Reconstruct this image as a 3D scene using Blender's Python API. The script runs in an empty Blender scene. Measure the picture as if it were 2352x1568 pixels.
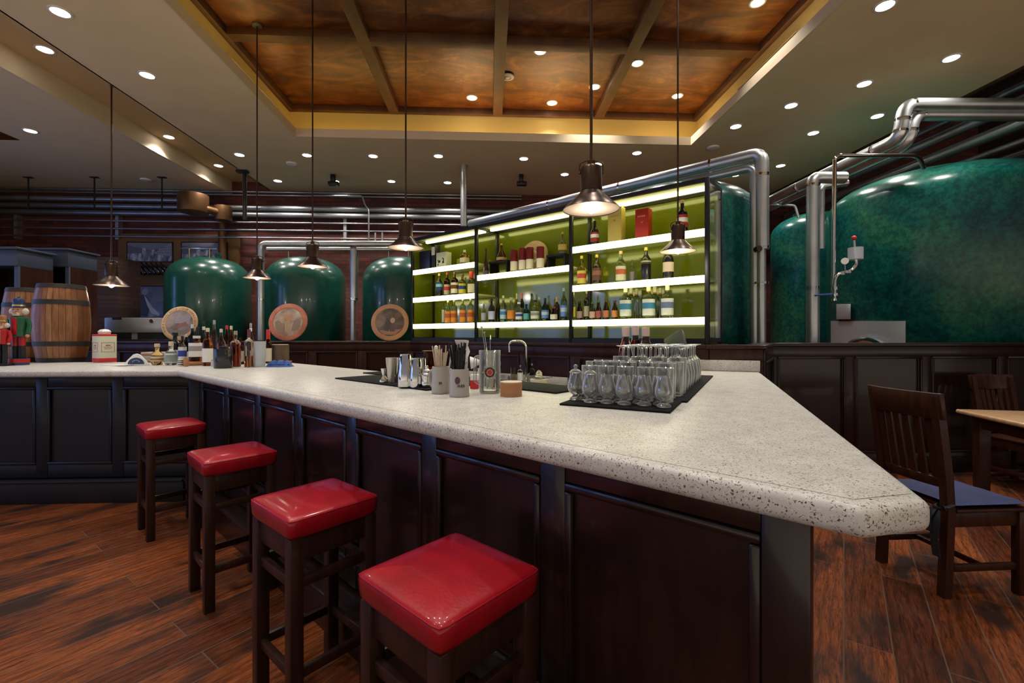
import bpy, bmesh, math, random
from mathutils import Vector as V, Matrix
random.seed(7)
C = bpy.context.scene.collection
PI = math.pi
# ------------------------------------------------------------------ camera calibration (frame 2352 x 1568)
F, CU, HV, H = 1045.0, 1176.0, 771.0, 1.345
YAW = math.radians(2.9); CY, SY = math.cos(YAW), math.sin(YAW)
def W(x, d, z=0.0): return V((x*CY + d*SY, -x*SY + d*CY, z))
def P(u, v, z):
    d = F*(H - z)/(v - HV); return W((u-CU)/F*d, d, z)
def Q(u, v, d): return W((u-CU)/F*d, d, H + (HV-v)*d/F)
def dep(v, z): return F*(H - z)/(v - HV)
# ------------------------------------------------------------------ objects
def tag(o, label=None, cat=None, group=None, kind=None):
    if label: o['label'] = label
    if cat: o['category'] = cat
    if group: o['group'] = group
    if kind: o['kind'] = kind
    return o
def thing(name, label, cat, loc=(0,0,0), rz=0.0, group=None):
    o = bpy.data.objects.new(name, None); C.objects.link(o)
    o.empty_display_size = .05
    o.location = loc; o.rotation_euler = (0,0,rz)
    return tag(o, label, cat, group)
def copy_tree(o, parent=None):
    c = o.copy(); C.objects.link(c); c.parent = parent
    for ch in list(o.children):
        copy_tree(ch, c)
    return c
def again(o, label, loc, rz=None):
    c = copy_tree(o); c.location = loc
    if rz is not None: c.rotation_euler = (0,0,rz)
    c['label'] = label
    return c
class MB:
    def __init__(s): s.v = []; s.f = []
    def add(s, vs, fs):
        n = len(s.v); s.v += [tuple(p) for p in vs]; s.f += [tuple(i+n for i in f) for f in fs]; return s
    def box(s, x0, x1, y0, y1, z0, z1):
        vs = [(x,y,z) for z in (z0,z1) for y in (y0,y1) for x in (x0,x1)]
        return s.add(vs, [(0,2,3,1),(4,5,7,6),(0,1,5,4),(2,6,7,3),(0,4,6,2),(1,3,7,5)])
    def bar(s, a, b, w, h=None, up=(0,0,1)):
        a = V(a); b = V(b); h = h or w; d = (b-a).normalized(); u = V(up)
        if abs(d.dot(u)) > .98: u = V((1,0,0))
        r = d.cross(u).normalized(); u = r.cross(d).normalized()
        vs = [p + r*sx*w/2 + u*sy*h/2 for p in (a,b) for sy in (-1,1) for sx in (-1,1)]
        return s.add(vs, [(0,2,3,1),(4,5,7,6),(0,1,5,4),(2,6,7,3),(0,4,6,2),(1,3,7,5)])
    def prism(s, poly, z0, z1):
        n = len(poly)
        vs = [(p[0],p[1],z0) for p in poly] + [(p[0],p[1],z1) for p in poly]
        return s.add(vs, [tuple(range(n-1,-1,-1)), tuple(range(n,2*n))] + [(i,(i+1)%n,n+(i+1)%n,n+i) for i in range(n)])
    def lathe(s, prof, n=20, c=(0,0,0), sq=None, M=None, loop=False):
        vs = []; fs = []; rows = []
        for r, z in prof:
            if r <= 1e-6:
                rows.append([len(vs)]); vs.append(V((0,0,z)))
            else:
                row = []
                for i in range(n):
                    a = 2*PI*i/n; k = 1.0
                    if sq: k = 1.0/((abs(math.cos(a))**sq + abs(math.sin(a))**sq)**(1.0/sq))
                    row.append(len(vs)); vs.append(V((r*k*math.cos(a), r*k*math.sin(a), z)))
                rows.append(row)
        pairs = list(zip(rows, rows[1:])) + ([(rows[-1], rows[0])] if loop else [])
        for A, B in pairs:
            if len(A) == 1 and len(B) == 1: continue
            for i in range(n):
                j = (i+1) % n
                if len(A) == 1: fs.append((A[0], B[j], B[i]))
                elif len(B) == 1: fs.append((A[i], A[j], B[0]))
                else: fs.append((A[i], A[j], B[j], B[i]))
        if not loop:
            if len(rows[0]) > 1: fs.append(tuple(reversed(rows[0])))
            if len(rows[-1]) > 1: fs.append(tuple(rows[-1]))
        M = M or Matrix.Identity(4)
        return s.add([(M @ p) + V(c) for p in vs], fs)
    def cyl(s, a, b, r0, r1=None, n=16):
        a = V(a); b = V(b); r1 = r0 if r1 is None else r1; d = b-a
        M = Matrix.Translation(a) @ d.to_track_quat('Z','Y').to_matrix().to_4x4()
        return s.lathe([(r0,0),(r1,d.length)], n, M=M)
    def sphere(s, c, r, n=14, sz=1.0):
        return s.lathe([(max(0,r*math.sin(PI*i/8)), -r*sz*math.cos(PI*i/8)) for i in range(9)], n, c)
    def tube(s, path, r, n=10, rs=None):
        pts = [V(p) for p in path]; m = len(pts); vs = []; fs = []
        t0 = (pts[1]-pts[0]).normalized(); u = t0.orthogonal().normalized()
        for i, p in enumerate(pts):
            t = (pts[min(i+1,m-1)] - pts[max(i-1,0)]).normalized()
            u = (u - t*u.dot(t)).normalized(); w = t.cross(u); rr = rs[i] if rs else r
            vs += [p + (u*math.cos(2*PI*k/n) + w*math.sin(2*PI*k/n))*rr for k in range(n)]
        for i in range(m-1):
            for k in range(n):
                fs.append((i*n+k, i*n+(k+1)%n, (i+1)*n+(k+1)%n, (i+1)*n+k))
        fs.append(tuple(range(n-1,-1,-1))); fs.append(tuple((m-1)*n+k for k in range(n)))
        return s.add(vs, fs)
    def build(s, name, mat, parent=None, loc=None, rot=None, bevel=0, seg=2, sharp=38, smooth=True, sub=0):
        me = bpy.data.meshes.new(name); me.from_pydata(s.v, [], s.f); me.update()
        bm = bmesh.new(); bm.from_mesh(me); bmesh.ops.recalc_face_normals(bm, faces=bm.faces)
        if bevel:
            ed = [e for e in bm.edges if len(e.link_faces)==2 and e.calc_face_angle(0) > math.radians(30)]
            bmesh.ops.bevel(bm, geom=ed, offset=bevel, segments=seg, profile=.5, affect='EDGES', clamp_overlap=True)
        bm.to_mesh(me); bm.free()
        if smooth:
            me.polygons.foreach_set('use_smooth', [True]*len(me.polygons)); me.set_sharp_from_angle(angle=math.radians(sharp))
        me.materials.append(mat)
        o = bpy.data.objects.new(name, me); C.objects.link(o)
        if parent: o.parent = parent
        if loc is not None: o.location = loc
        if rot is not None: o.rotation_euler = rot
        if sub:
            m = o.modifiers.new('s','SUBSURF'); m.levels = sub; m.render_levels = sub
        return o
def bend(pts, r, k=6):
    pts = [V(p) for p in pts]; out = [pts[0]]
    for i in range(1, len(pts)-1):
        a, b, c = pts[i-1], pts[i], pts[i+1]
        rr = min(r, (a-b).length*.49, (c-b).length*.49)
        p = b + (a-b).normalized()*rr; q = b + (c-b).normalized()*rr
        for j in range(k+1):
            t = j/k; out.append(p*(1-t)**2 + b*2*t*(1-t) + q*t*t)
    return out + [pts[-1]]
def text(name, s, size, mat, parent, loc, rot, ext=.0008):
    cu = bpy.data.curves.new(name, 'FONT'); cu.body = s; cu.size = size; cu.extrude = ext
    cu.align_x = 'CENTER'; cu.align_y = 'CENTER'
    o = bpy.data.objects.new(name, cu); C.objects.link(o); cu.materials.append(mat)
    me = bpy.data.meshes.new_from_object(o); bpy.data.objects.remove(o)
    o = bpy.data.objects.new(name, me); C.objects.link(o)
    o.parent = parent; o.location = loc; o.rotation_euler = rot
    return o
ORD = ['first','second','third','fourth','fifth','sixth','seventh','eighth','ninth','tenth','eleventh','twelfth']
# ------------------------------------------------------------------ materials
def nt(name):
    m = bpy.data.materials.new(name); m.use_nodes = True
    t = m.node_tree; b = t.nodes['Principled BSDF']; return m, t, b
def N(t, typ, **kw):
    n = t.nodes.new(typ)
    for k, v in kw.items(): setattr(n, k, v)
    return n
def rgb(c): return (c[0], c[1], c[2], 1)
def mat(name, base, rough=.5, metal=0, trans=0, coat=0, emit=None, es=0, ior=1.45, spec=.5, bump=0, bscale=40, var=0, vscale=6, stretch=None):
    m, t, b = nt(name)
    I = b.inputs
    I['Base Color'].default_value = rgb(base); I['Roughness'].default_value = rough; I['Metallic'].default_value = metal
    I['Transmission Weight'].default_value = trans; I['Coat Weight'].default_value = coat; I['Coat Roughness'].default_value = .08
    I['IOR'].default_value = ior; I['Specular IOR Level'].default_value = spec
    if emit: I['Emission Color'].default_value = rgb(emit); I['Emission Strength'].default_value = es
    if bump or var:
        tc = N(t,'ShaderNodeTexCoord'); mp = N(t,'ShaderNodeMapping'); t.links.new(tc.outputs['Object'], mp.inputs[0])
        if stretch: mp.inputs['Scale'].default_value = stretch
    if var:
        nz = N(t,'ShaderNodeTexNoise'); nz.inputs['Scale'].default_value = vscale; nz.inputs['Detail'].default_value = 6
        t.links.new(mp.outputs[0], nz.inputs['Vector'])
        cr = N(t,'ShaderNodeValToRGB'); cr.color_ramp.elements[0].position = .3; cr.color_ramp.elements[1].position = .7
        cr.color_ramp.elements[0].color = rgb([x*(1-var) for x in base]); cr.color_ramp.elements[1].color = rgb([min(1,x*(1+var)) for x in base])
        t.links.new(nz.outputs['Fac'], cr.inputs[0]); t.links.new(cr.outputs[0], I['Base Color'])
    if bump:
        n2 = N(t,'ShaderNodeTexNoise'); n2.inputs['Scale'].default_value = bscale; n2.inputs['Detail'].default_value = 4
        t.links.new(mp.outputs[0], n2.inputs['Vector'])
        bp = N(t,'ShaderNodeBump'); bp.inputs['Strength'].default_value = bump; bp.inputs['Distance'].default_value = .01
        t.links.new(n2.outputs['Fac'], bp.inputs['Height']); t.links.new(bp.outputs[0], I['Normal'])
    return m
def ramp(t, src, stops):
    cr = N(t,'ShaderNodeValToRGB'); e = cr.color_ramp.elements
    while len(e) < len(stops): e.new(.5)
    for k, (p, c) in enumerate(stops): e[k].position = p; e[k].color = rgb(c)
    t.links.new(src, cr.inputs[0]); return cr
def mixc(t, fac, a, b, mode='MIX'):
    m = N(t,'ShaderNodeMix', data_type='RGBA', blend_type=mode)
    for sock, val in ((m.inputs[0],fac),(m.inputs[6],a),(m.inputs[7],b)):
        if hasattr(val,'links'): t.links.new(val, sock)
        elif isinstance(val,(int,float)): sock.default_value = val
        else: sock.default_value = rgb(val)
    return m.outputs[2]
def coords(t, scale=(1,1,1), rot=(0,0,0), kind='Object'):
    tc = N(t,'ShaderNodeTexCoord'); mp = N(t,'ShaderNodeMapping'); t.links.new(tc.outputs[kind], mp.inputs[0])
    mp.inputs['Scale'].default_value = scale; mp.inputs['Rotation'].default_value = rot; return mp.outputs[0]
def noise(t, vec, scale, detail=5, rough=.5, dist=0):
    n = N(t,'ShaderNodeTexNoise'); n.inputs['Scale'].default_value = scale; n.inputs['Detail'].default_value = detail
    n.inputs['Roughness'].default_value = rough; n.inputs['Distortion'].default_value = dist
    t.links.new(vec, n.inputs['Vector']); return n.outputs['Fac']
M = {}
M['wood'] = mat('dark_panel_wood', (.017,.0066,.0048), .30, coat=.2, spec=.5, var=.35, vscale=5, stretch=(6,6,1))
M['wood_red'] = mat('mahogany_panel_wood', (.032,.0095,.006), .36, coat=.06, spec=.3, var=.4, vscale=4, stretch=(6,6,1))
M['stool_wood'] = mat('walnut_stool_wood', (.030,.0115,.007), .36, coat=.08, spec=.35, var=.35, vscale=5, stretch=(8,8,1))
M['chair_wood'] = mat('brown_chair_wood', (.040,.0125,.0065), .36, coat=.08, spec=.35, var=.35, vscale=5, stretch=(8,8,1))
M['leather'] = mat('red_leather', (.30,.005,.012), .36, coat=.5, spec=.35, bump=.10, bscale=120, var=.25, vscale=7)
M['stitch'] = mat('red_stitching', (.30,.01,.012), .5)
M['steel'] = mat('brushed_steel', (.55,.56,.58), .34, metal=.75, bump=.05, bscale=20)
M['chrome'] = mat('polished_steel', (.78,.78,.77), .09, metal=1)
M['pipe'] = mat('pipe_jacket', (.52,.55,.56), .34, metal=.9, var=.15, vscale=3)
M['pipe_dark'] = mat('aged_pipe', (.30,.31,.33), .4, metal=.85, var=.2, vscale=3)
M['iron'] = mat('black_iron', (.012,.012,.012), .4, metal=.3)
M['bronze'] = mat('bronze_lamp_metal', (.075,.048,.035), .3, metal=.85)
M['lamp_in'] = mat('lamp_inner', (.30,.23,.18), .5, metal=.2)
M['rubber'] = mat('black_rubber', (.007,.007,.008), .75, spec=.15, bump=.3, bscale=220)
M['copper'] = mat('copper_duct_metal', (.16,.075,.03), .42, metal=.6, var=.3, vscale=4)
M['plaster'] = mat('ceiling_plaster', (.72,.565,.35), .85, var=.04, vscale=2)
M['plaster2'] = mat('trough_plaster', (.62,.43,.25), .85)
M['lip'] = mat('coffer_lip_paint', (.66,.53,.36), .8)
M['cove'] = mat('cove_yellow_paint', (.58,.44,.15), .8)
M['dark_ceiling'] = mat('dark_void_ceiling', (.03,.025,.022), .9)
M['brown_wall'] = mat('mustard_wall_paint', (.20,.105,.04), .8, var=.2, vscale=2)
M['black'] = mat('matte_black', (.008,.008,.008), .5)
M['white'] = mat('white_plastic', (.75,.74,.71), .4)
M['cream'] = mat('cream_paper', (.68,.62,.50), .7)
M['grey'] = mat('stoneware_grey', (.36,.33,.30), .4, coat=.2)
M['ink'] = mat('dark_print', (.02,.018,.02), .6)
M['inkred'] = mat('red_print', (.55,.02,.02), .5)
M['maroon'] = mat('maroon_tube', (.15,.008,.008), .35)
M['redcap'] = mat('red_cap', (.60,.015,.02), .35)
M['goldcap'] = mat('gold_cap', (.65,.45,.15), .3, metal=.8)
M['blue_cloth'] = mat('blue_cloth', (.035,.085,.28), .85, bump=.4, bscale=60, var=.3, vscale=20)
M['navy_cushion'] = mat('navy_cushion_fabric', (.015,.021,.085), .8, bump=.3, bscale=30, var=.25, vscale=10)
M['cork'] = mat('kraft_card', (.42,.20,.09), .75)
M['cork_top'] = mat('pale_card', (.62,.52,.40), .75)
M['table'] = mat('light_table_wood', (.52,.32,.17), .25, coat=.5, var=.15, vscale=3, stretch=(1,8,1))
M['bulb'] = mat('glowing_bulb', (1,.95,.85), .4, emit=(1,.93,.82), es=7)
M['led'] = mat('downlight_lens', (1,1,1), .4, emit=(1,.94,.86), es=14)
M['strip'] = mat('shelf_light_diffuser', (1,1,.8), .4, emit=(1,.95,.38), es=4.6)
M['covelight'] = mat('cove_light_tape', (1,.9,.6), .4, emit=(1,.72,.26), es=11)
M['backglass'] = mat('olive_back_glass', (.115,.135,.004), .12, coat=.3, var=.25, vscale=1.2)
M['greenbox'] = mat('navy_box_card', (.015,.02,.06), .4)
M['redbox'] = mat('red_box_card', (.40,.025,.01), .4)
M['goldbox'] = mat('gold_box_card', (.55,.42,.10), .35)
M['whitebox'] = mat('white_box_card', (.62,.62,.50), .5)
M['flesh'] = mat('painted_flesh', (.55,.28,.18), .5)
M['pgreen'] = mat('green_enamel', (.015,.10,.045), .35)
M['pred'] = mat('red_enamel', (.42,.012,.02), .35)
M['pblue'] = mat('blue_enamel', (.02,.045,.14), .35)
M['hairwhite'] = mat('white_hair', (.62,.58,.52), .9, bump=.6, bscale=60)
M['plastic_clear'] = mat('frosted_plastic', (.85,.88,.92), .35, trans=.7, ior=1.3)
M['bark'] = mat('tree_bark', (.09,.06,.04), .9, bump=1, bscale=25, var=.6, vscale=14, stretch=(1,1,.2))
M['slab'] = mat('wood_slab', (.30,.13,.05), .6, var=.35, vscale=10)
M['beige'] = mat('pale_wood_stick', (.55,.44,.32), .6)
M['lamp_green'] = mat('grey_green_canopy', (.10,.095,.06), .5, metal=.4)
M['vent'] = mat('yellow_grille_paint', (.45,.36,.18), .6)
M['bluepane'] = mat('evening_window_pane', (.1,.15,.4), .3, emit=(.25,.42,1.0), es=2.6)
M['winframe'] = mat('window_frame_paint', (.03,.025,.02), .5)
M['cabinet'] = mat('slate_cabinet_wood', (.013,.013,.018), .38, coat=.06, spec=.4)
M['bookcase'] = mat('bookcase_window_sheen', (.050,.060,.095), .45)  # bluish window reflection put into the colour of header, posts and shelves
M['glass'] = mat('clear_glass', (1,1,1), .0, trans=1, ior=1.45)
m, t, b = nt('thin_clear_glass')
tr = N(t,'ShaderNodeBsdfTransparent'); tr.inputs[0].default_value = (.97,.98,.97,1)
gl = N(t,'ShaderNodeBsdfGlossy'); gl.inputs['Roughness'].default_value = .03; gl.inputs[0].default_value = (1,1,1,1)
df = N(t,'ShaderNodeBsdfDiffuse'); df.inputs[0].default_value = (.85,.87,.85,1)
lw = N(t,'ShaderNodeLayerWeight'); lw.inputs[0].default_value = .42
m1_ = N(t,'ShaderNodeMixShader'); t.links.new(lw.outputs['Fresnel'], m1_.inputs[0]); t.links.new(tr.outputs[0], m1_.inputs[1]); t.links.new(gl.outputs[0], m1_.inputs[2])
pw_ = N(t,'ShaderNodeMath', operation='POWER'); t.links.new(lw.outputs['Facing'], pw_.inputs[0]); pw_.inputs[1].default_value = 2.0
mu_ = N(t,'ShaderNodeMath', operation='MULTIPLY_ADD'); t.links.new(pw_.outputs[0], mu_.inputs[0]); mu_.inputs[1].default_value = .85; mu_.inputs[2].default_value = .065
m2_ = N(t,'ShaderNodeMixShader'); t.links.new(mu_.outputs[0], m2_.inputs[0]); t.links.new(m1_.outputs[0], m2_.inputs[1]); t.links.new(df.outputs[0], m2_.inputs[2])
t.links.new(m2_.outputs[0], t.nodes['Material Output'].inputs['Surface'])
M['thin'] = m
_g = {}
def G(c, rough=.02):
    k = tuple(c)+(rough,)
    if k not in _g: _g[k] = mat('bottle_glass', c, rough, trans=1, ior=1.33)
    return _g[k]
_p = {}
def PAINT(c, rough=.5):
    k = tuple(c)+(rough,)
    if k not in _p: _p[k] = mat('printed_colour', c, rough)
    return _p[k]
# terrazzo
m, t, b = nt('speckled_stone_counter'); co = coords(t)
def specks(scale, thr, keep):
    v = N(t,'ShaderNodeTexVoronoi'); v.inputs['Scale'].default_value = scale; t.links.new(co, v.inputs['Vector'])
    lt = N(t,'ShaderNodeMath', operation='LESS_THAN'); t.links.new(v.outputs['Distance'], lt.inputs[0]); lt.inputs[1].default_value = thr
    sp = N(t,'ShaderNodeSeparateColor'); t.links.new(v.outputs['Color'], sp.inputs[0])
    l2 = N(t,'ShaderNodeMath', operation='LESS_THAN'); t.links.new(sp.outputs[0], l2.inputs[0]); l2.inputs[1].default_value = keep
    mu = N(t,'ShaderNodeMath', operation='MULTIPLY'); t.links.new(lt.outputs[0], mu.inputs[0]); t.links.new(l2.outputs[0], mu.inputs[1])
    return mu.outputs[0]
base = ramp(t, noise(t, co, 14, 6), [(.35,(.50,.485,.45)),(.65,(.585,.575,.54))]).outputs[0]
co0 = co; dn_ = N(t,'ShaderNodeTexNoise'); dn_.inputs['Scale'].default_value = 160; t.links.new(co0, dn_.inputs['Vector'])
co = mixc(t, .012, co0, dn_.outputs['Color'], 'ADD')
c1 = mixc(t, specks(190,.34,.55), base, (.26,.21,.14))
c2 = mixc(t, specks(155,.29,.36), c1, (.085,.05,.025))
c3 = mixc(t, specks(210,.3,.4), c2, (.68,.66,.6))
t.links.new(c3, b.inputs['Base Color']); b.inputs['Roughness'].default_value = .37; b.inputs['Specular IOR Level'].default_value = .4
M['stone'] = m
# plank floor
m, t, b = nt('distressed_plank_floor'); co = coords(t, rot=(0,0,math.radians(-51)))
br = N(t,'ShaderNodeTexBrick'); t.links.new(co, br.inputs['Vector'])
br.offset = .37; br.inputs['Scale'].default_value = 1; br.inputs['Brick Width'].default_value = 1.25; br.inputs['Row Height'].default_value = .17
br.inputs['Mortar Size'].default_value = .0030; br.inputs['Color1'].default_value = (.215,.062,.019,1); br.inputs['Color2'].default_value = (.085,.024,.010,1); br.inputs['Mortar'].default_value = (.13,.065,.038,1)
def rescale(t, vec, sc):
    mp = N(t,'ShaderNodeMapping'); mp.inputs['Scale'].default_value = sc; t.links.new(vec, mp.inputs[0]); return mp.outputs[0]
gr = rescale(t, co, (1.2,14,1))
g1 = ramp(t, noise(t, gr, 7, 9, .7, 1.4), [(.36,(.16,.15,.15)),(.60,(1.35,1.25,1.1))]).outputs[0]
c = mixc(t, .85, br.outputs['Color'], g1, 'MULTIPLY')
wv_ = N(t,'ShaderNodeTexWave', wave_type='BANDS', bands_direction='Y'); t.links.new(rescale(t, co, (.22,1,1)), wv_.inputs['Vector'])
wv_.inputs['Scale'].default_value = 7; wv_.inputs['Distortion'].default_value = 9; wv_.inputs['Detail'].default_value = 3; wv_.inputs['Detail Scale'].default_value = 1.1
c = mixc(t, .5, c, ramp(t, wv_.outputs['Fac'], [(.08,(.38,.34,.32)),(.34,(1,1,1))]).outputs[0], 'MULTIPLY')
st = ramp(t, noise(t, rescale(t, co, (.6,1.6,1)), 2.6, 4, .55), [(.50,(0,0,0)),(.62,(.95,.95,.95))]).outputs[0]
c = mixc(t, st, c, (.022,.012,.010)); c = mixc(t, br.outputs['Fac'], c, (.11,.062,.04))
t.links.new(c, b.inputs['Base Color']); b.inputs['Roughness'].default_value = .42; b.inputs['Specular IOR Level'].default_value = .10
bp = N(t,'ShaderNodeBump'); bp.inputs['Strength'].default_value = .25; bp.inputs['Distance'].default_value = .004
t.links.new(noise(t, gr, 9, 6), bp.inputs['Height']); t.links.new(bp.outputs[0], b.inputs['Normal'])
M['floor'] = m
# coffer copper leaf panels
m, t, b = nt('gilded_ceiling_leaf'); co = coords(t)
wv = noise(t, coords(t, scale=(1,2.2,1)), 1.6, 9, .62, 1.6)
c = ramp(t, wv, [(.30,(.040,.012,.004)),(.44,(.105,.034,.006)),(.56,(.18,.070,.010)),(.70,(.29,.145,.025))]).outputs[0]
c = mixc(t, noise(t, coords(t, scale=(7,1,1)), 2.5, 5), c, (.30,.11,.02), 'OVERLAY')
t.links.new(c, b.inputs['Base Color']); b.inputs['Roughness'].default_value = .38; b.inputs['Metallic'].default_value = .25
M['leaf'] = m
M['beam'] = mat('brown_coffer_beam', (.070,.027,.010), .55, var=.35, vscale=5)
# brick
m, t, b = nt('old_red_brick')
def brick_mat(t, b, rot, c1, c2, mo):
    br = N(t,'ShaderNodeTexBrick'); t.links.new(coords(t, rot=rot), br.inputs['Vector'])
    br.inputs['Scale'].default_value = 1; br.inputs['Brick Width'].default_value = .24; br.inputs['Row Height'].default_value = .075; br.inputs['Mortar Size'].default_value = .008
    br.inputs['Color1'].default_value = rgb(c1); br.inputs['Color2'].default_value = rgb(c2); br.inputs['Mortar'].default_value = rgb(mo)
    t.links.new(br.outputs['Color'], b.inputs['Base Color']); b.inputs['Roughness'].default_value = .85
    bp = N(t,'ShaderNodeBump'); bp.inputs['Strength'].default_value = .5; bp.inputs['Distance'].default_value = .01; bp.invert = True
    t.links.new(br.outputs['Fac'], bp.inputs['Height']); t.links.new(bp.outputs[0], b.inputs['Normal'])
brick_mat(t, b, (PI/2,0,0), (.17,.034,.020), (.07,.018,.013), (.045,.03,.025)); M['brick'] = m
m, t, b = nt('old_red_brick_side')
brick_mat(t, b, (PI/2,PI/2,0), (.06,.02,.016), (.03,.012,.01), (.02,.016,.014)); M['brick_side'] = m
# tank paint : clouded green for the big tanks, plain for the row behind the bar
def tankmat(name, a, bcol, ccol, s, k, sp=.3, coat=0):
    m, t, b = nt(name)
    n1 = noise(t, coords(t), s, 8, .68, .4)
    c = ramp(t, n1, [(.32,a),(.5,bcol),(.68,ccol)]).outputs[0]
    n2 = noise(t, coords(t), s*16, 3, .7)
    c = mixc(t, k, c, ramp(t, n2, [(.4,(.6,.6,.6)),(.62,(1.5,1.5,1.4))]).outputs[0], 'MULTIPLY')
    t.links.new(c, b.inputs['Base Color']); b.inputs['Roughness'].default_value = .26; b.inputs['Specular IOR Level'].default_value = sp; b.inputs['Coat Weight'].default_value = coat
    return m
M['tank'] = tankmat('green_tank_paint', (.004,.042,.032), (.007,.058,.042), (.011,.070,.050), .8, .15, .5, .25)
M['tank2'] = tankmat('clouded_tank_paint', (.002,.024,.038), (.004,.068,.060), (.022,.115,.060), 1.1, .7, .36)
# cask staves
m, t, b = nt('oak_staves')
tc = N(t,'ShaderNodeTexCoord'); sx = N(t,'ShaderNodeSeparateXYZ'); t.links.new(tc.outputs['Object'], sx.inputs[0])
at = N(t,'ShaderNodeMath', operation='ARCTAN2'); t.links.new(sx.outputs[1], at.inputs[0]); t.links.new(sx.outputs[0], at.inputs[1])
mu = N(t,'ShaderNodeMath', operation='MULTIPLY'); t.links.new(at.outputs[0], mu.inputs[0]); mu.inputs[1].default_value = 28/(2*PI)
fl = N(t,'ShaderNodeMath', operation='FLOOR'); t.links.new(mu.outputs[0], fl.inputs[0])
wn = N(t,'ShaderNodeTexWhiteNoise', noise_dimensions='1D'); t.links.new(fl.outputs[0], wn.inputs['W'])
c = ramp(t, wn.outputs['Value'], [(0,(.15,.050,.018)),(.5,(.28,.11,.040)),(1,(.38,.19,.08))]).outputs[0]
fr = N(t,'ShaderNodeMath', operation='FRACT'); t.links.new(mu.outputs[0], fr.inputs[0])
gap = N(t,'ShaderNodeMath', operation='LESS_THAN'); t.links.new(fr.outputs[0], gap.inputs[0]); gap.inputs[1].default_value = .07
c = mixc(t, gap.outputs[0], c, (.05,.02,.01))
c = mixc(t, .8, c, ramp(t, noise(t, coords(t, scale=(5,5,.8)), 6, 6, .6), [(.3,(.5,.45,.4)),(.65,(1.2,1.2,1.2))]).outputs[0], 'MULTIPLY')
t.links.new(c, b.inputs['Base Color']); b.inputs['Roughness'].default_value = .45
M['stave'] = m
M['hoop'] = mat('iron_hoop', (.045,.042,.04), .5, metal=.5)
M['stave_top'] = mat('cask_head_wood', (.12,.075,.05), .7, var=.3, vscale=12)
# printed pictures
def picture(name, stops, s, sc=(1,1,1)):
    m, t, b = nt(name); n = noise(t, coords(t, scale=sc), s, 6, .6, .5)
    t.links.new(ramp(t, n, stops).outputs[0], b.inputs['Base Color']); b.inputs['Roughness'].default_value = .35
    return m
M['street'] = picture('grey_photo_print', [(.35,(.06,.06,.08)),(.5,(.20,.20,.25)),(.62,(.5,.52,.6))], 7, (2,1,.7))
M['photo_dark'] = picture('dark_photo_print', [(.35,(.03,.03,.045)),(.55,(.09,.09,.13)),(.75,(.24,.24,.3))], 4)
M['scene1'] = picture('muted_painting', [(.35,(.10,.075,.07)),(.5,(.22,.18,.17)),(.65,(.30,.25,.24))], 6)
M['scene2'] = picture('meadow_painting', [(.35,(.16,.10,.075)),(.5,(.32,.23,.17)),(.65,(.42,.35,.28))], 6)
M['scene3'] = picture('dusky_painting', [(.35,(.035,.025,.025)),(.5,(.10,.065,.055)),(.66,(.22,.13,.09))], 6)
M['platewood'] = mat('pale_plaque_wood', (.50,.33,.17), .6, var=.15, vscale=8)
M['platered'] = mat('red_plaque_wood', (.42,.14,.085), .6, var=.3, vscale=8)
M['platetan'] = mat('tan_plaque_wood', (.47,.24,.12), .6, var=.2, vscale=8)
# ================================================================== SETTING
YN = -1.6                                          # floor and ceiling cut short here to let in the added world fill
def struct(name, mb, m, parent=None, **k):
    o = mb.build(name, m, parent, **k)
    if parent is None: o['kind'] = 'structure'
    return o
ZC, ZW, ZT, ZL = 4.25, 4.98, 4.42, 4.17           # ceiling, coffer, trough, lower ceiling
XA, XR, XT = -4.37, 5.74, -5.12                   # ceiling left edge, right edge, trough wall
CX0, CX1, CY0, CY1 = -2.83, 3.09, .55, 6.80       # coffer opening
WX0, WX1, WY0, WY1 = -3.15, 3.43, .20, 7.36       # coffer deck
YB = 9.35
struct('floor', MB().box(-9.5,10.8,YN,YB,-.05,0), M['floor'])
struct('wall_back', MB().box(-9.5,10.8,YB,YB+.2,0,6.6), M['brick'])
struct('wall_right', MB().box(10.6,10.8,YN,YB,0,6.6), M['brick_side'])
struct('ceiling', MB().box(XA,CX0,YN,YB,ZC,ZC+.09).box(CX1,XR,YN,YB,ZC,ZC+.09).box(CX0,CX1,CY1,YB,ZC,ZC+.09).box(CX0,CX1,YN,CY0,ZC,ZC+.09), M['plaster'])
struct('trim_1', MB().box(CX0,CX0+.02,CY0,CY1,ZC-.002,ZC+.12).box(CX1-.02,CX1,CY0,CY1,ZC-.002,ZC+.12).box(CX0+.02,CX1-.02,CY1-.02,CY1,ZC-.002,ZC+.12).box(CX0+.02,CX1-.02,CY0,CY0+.02,ZC-.002,ZC+.12), M['lip'])
struct('trim_2', MB().box(WX0-.05,WX0,WY0,WY1,ZC+.09,ZW).box(WX1,WX1+.05,WY0,WY1,ZC+.09,ZW).box(WX0-.05,WX1+.05,WY1,WY1+.05,ZC+.09,ZW).box(WX0-.05,WX1+.05,WY0-.05,WY0,ZC+.09,ZW), M['cove'])
struct('ceiling', MB().box(WX0-.05,WX1+.05,WY0-.05,WY1+.05,ZW,ZW+.06), M['leaf'])
bw = .15
xs = [WX0 + (WX1-WX0)*i/4 for i in range(5)]; ys = [WY1 - 1.79*i for i in range(5)]
for i, x in enumerate(xs):
    a, bx = (x-bw/2, x+bw/2)
    if i == 0: a = x
    if i == 4: bx = x
    struct('trim_%d' % (3+i), MB().box(a,bx,WY0,WY1,ZW-.10,ZW), M['beam'], bevel=.008)
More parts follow.
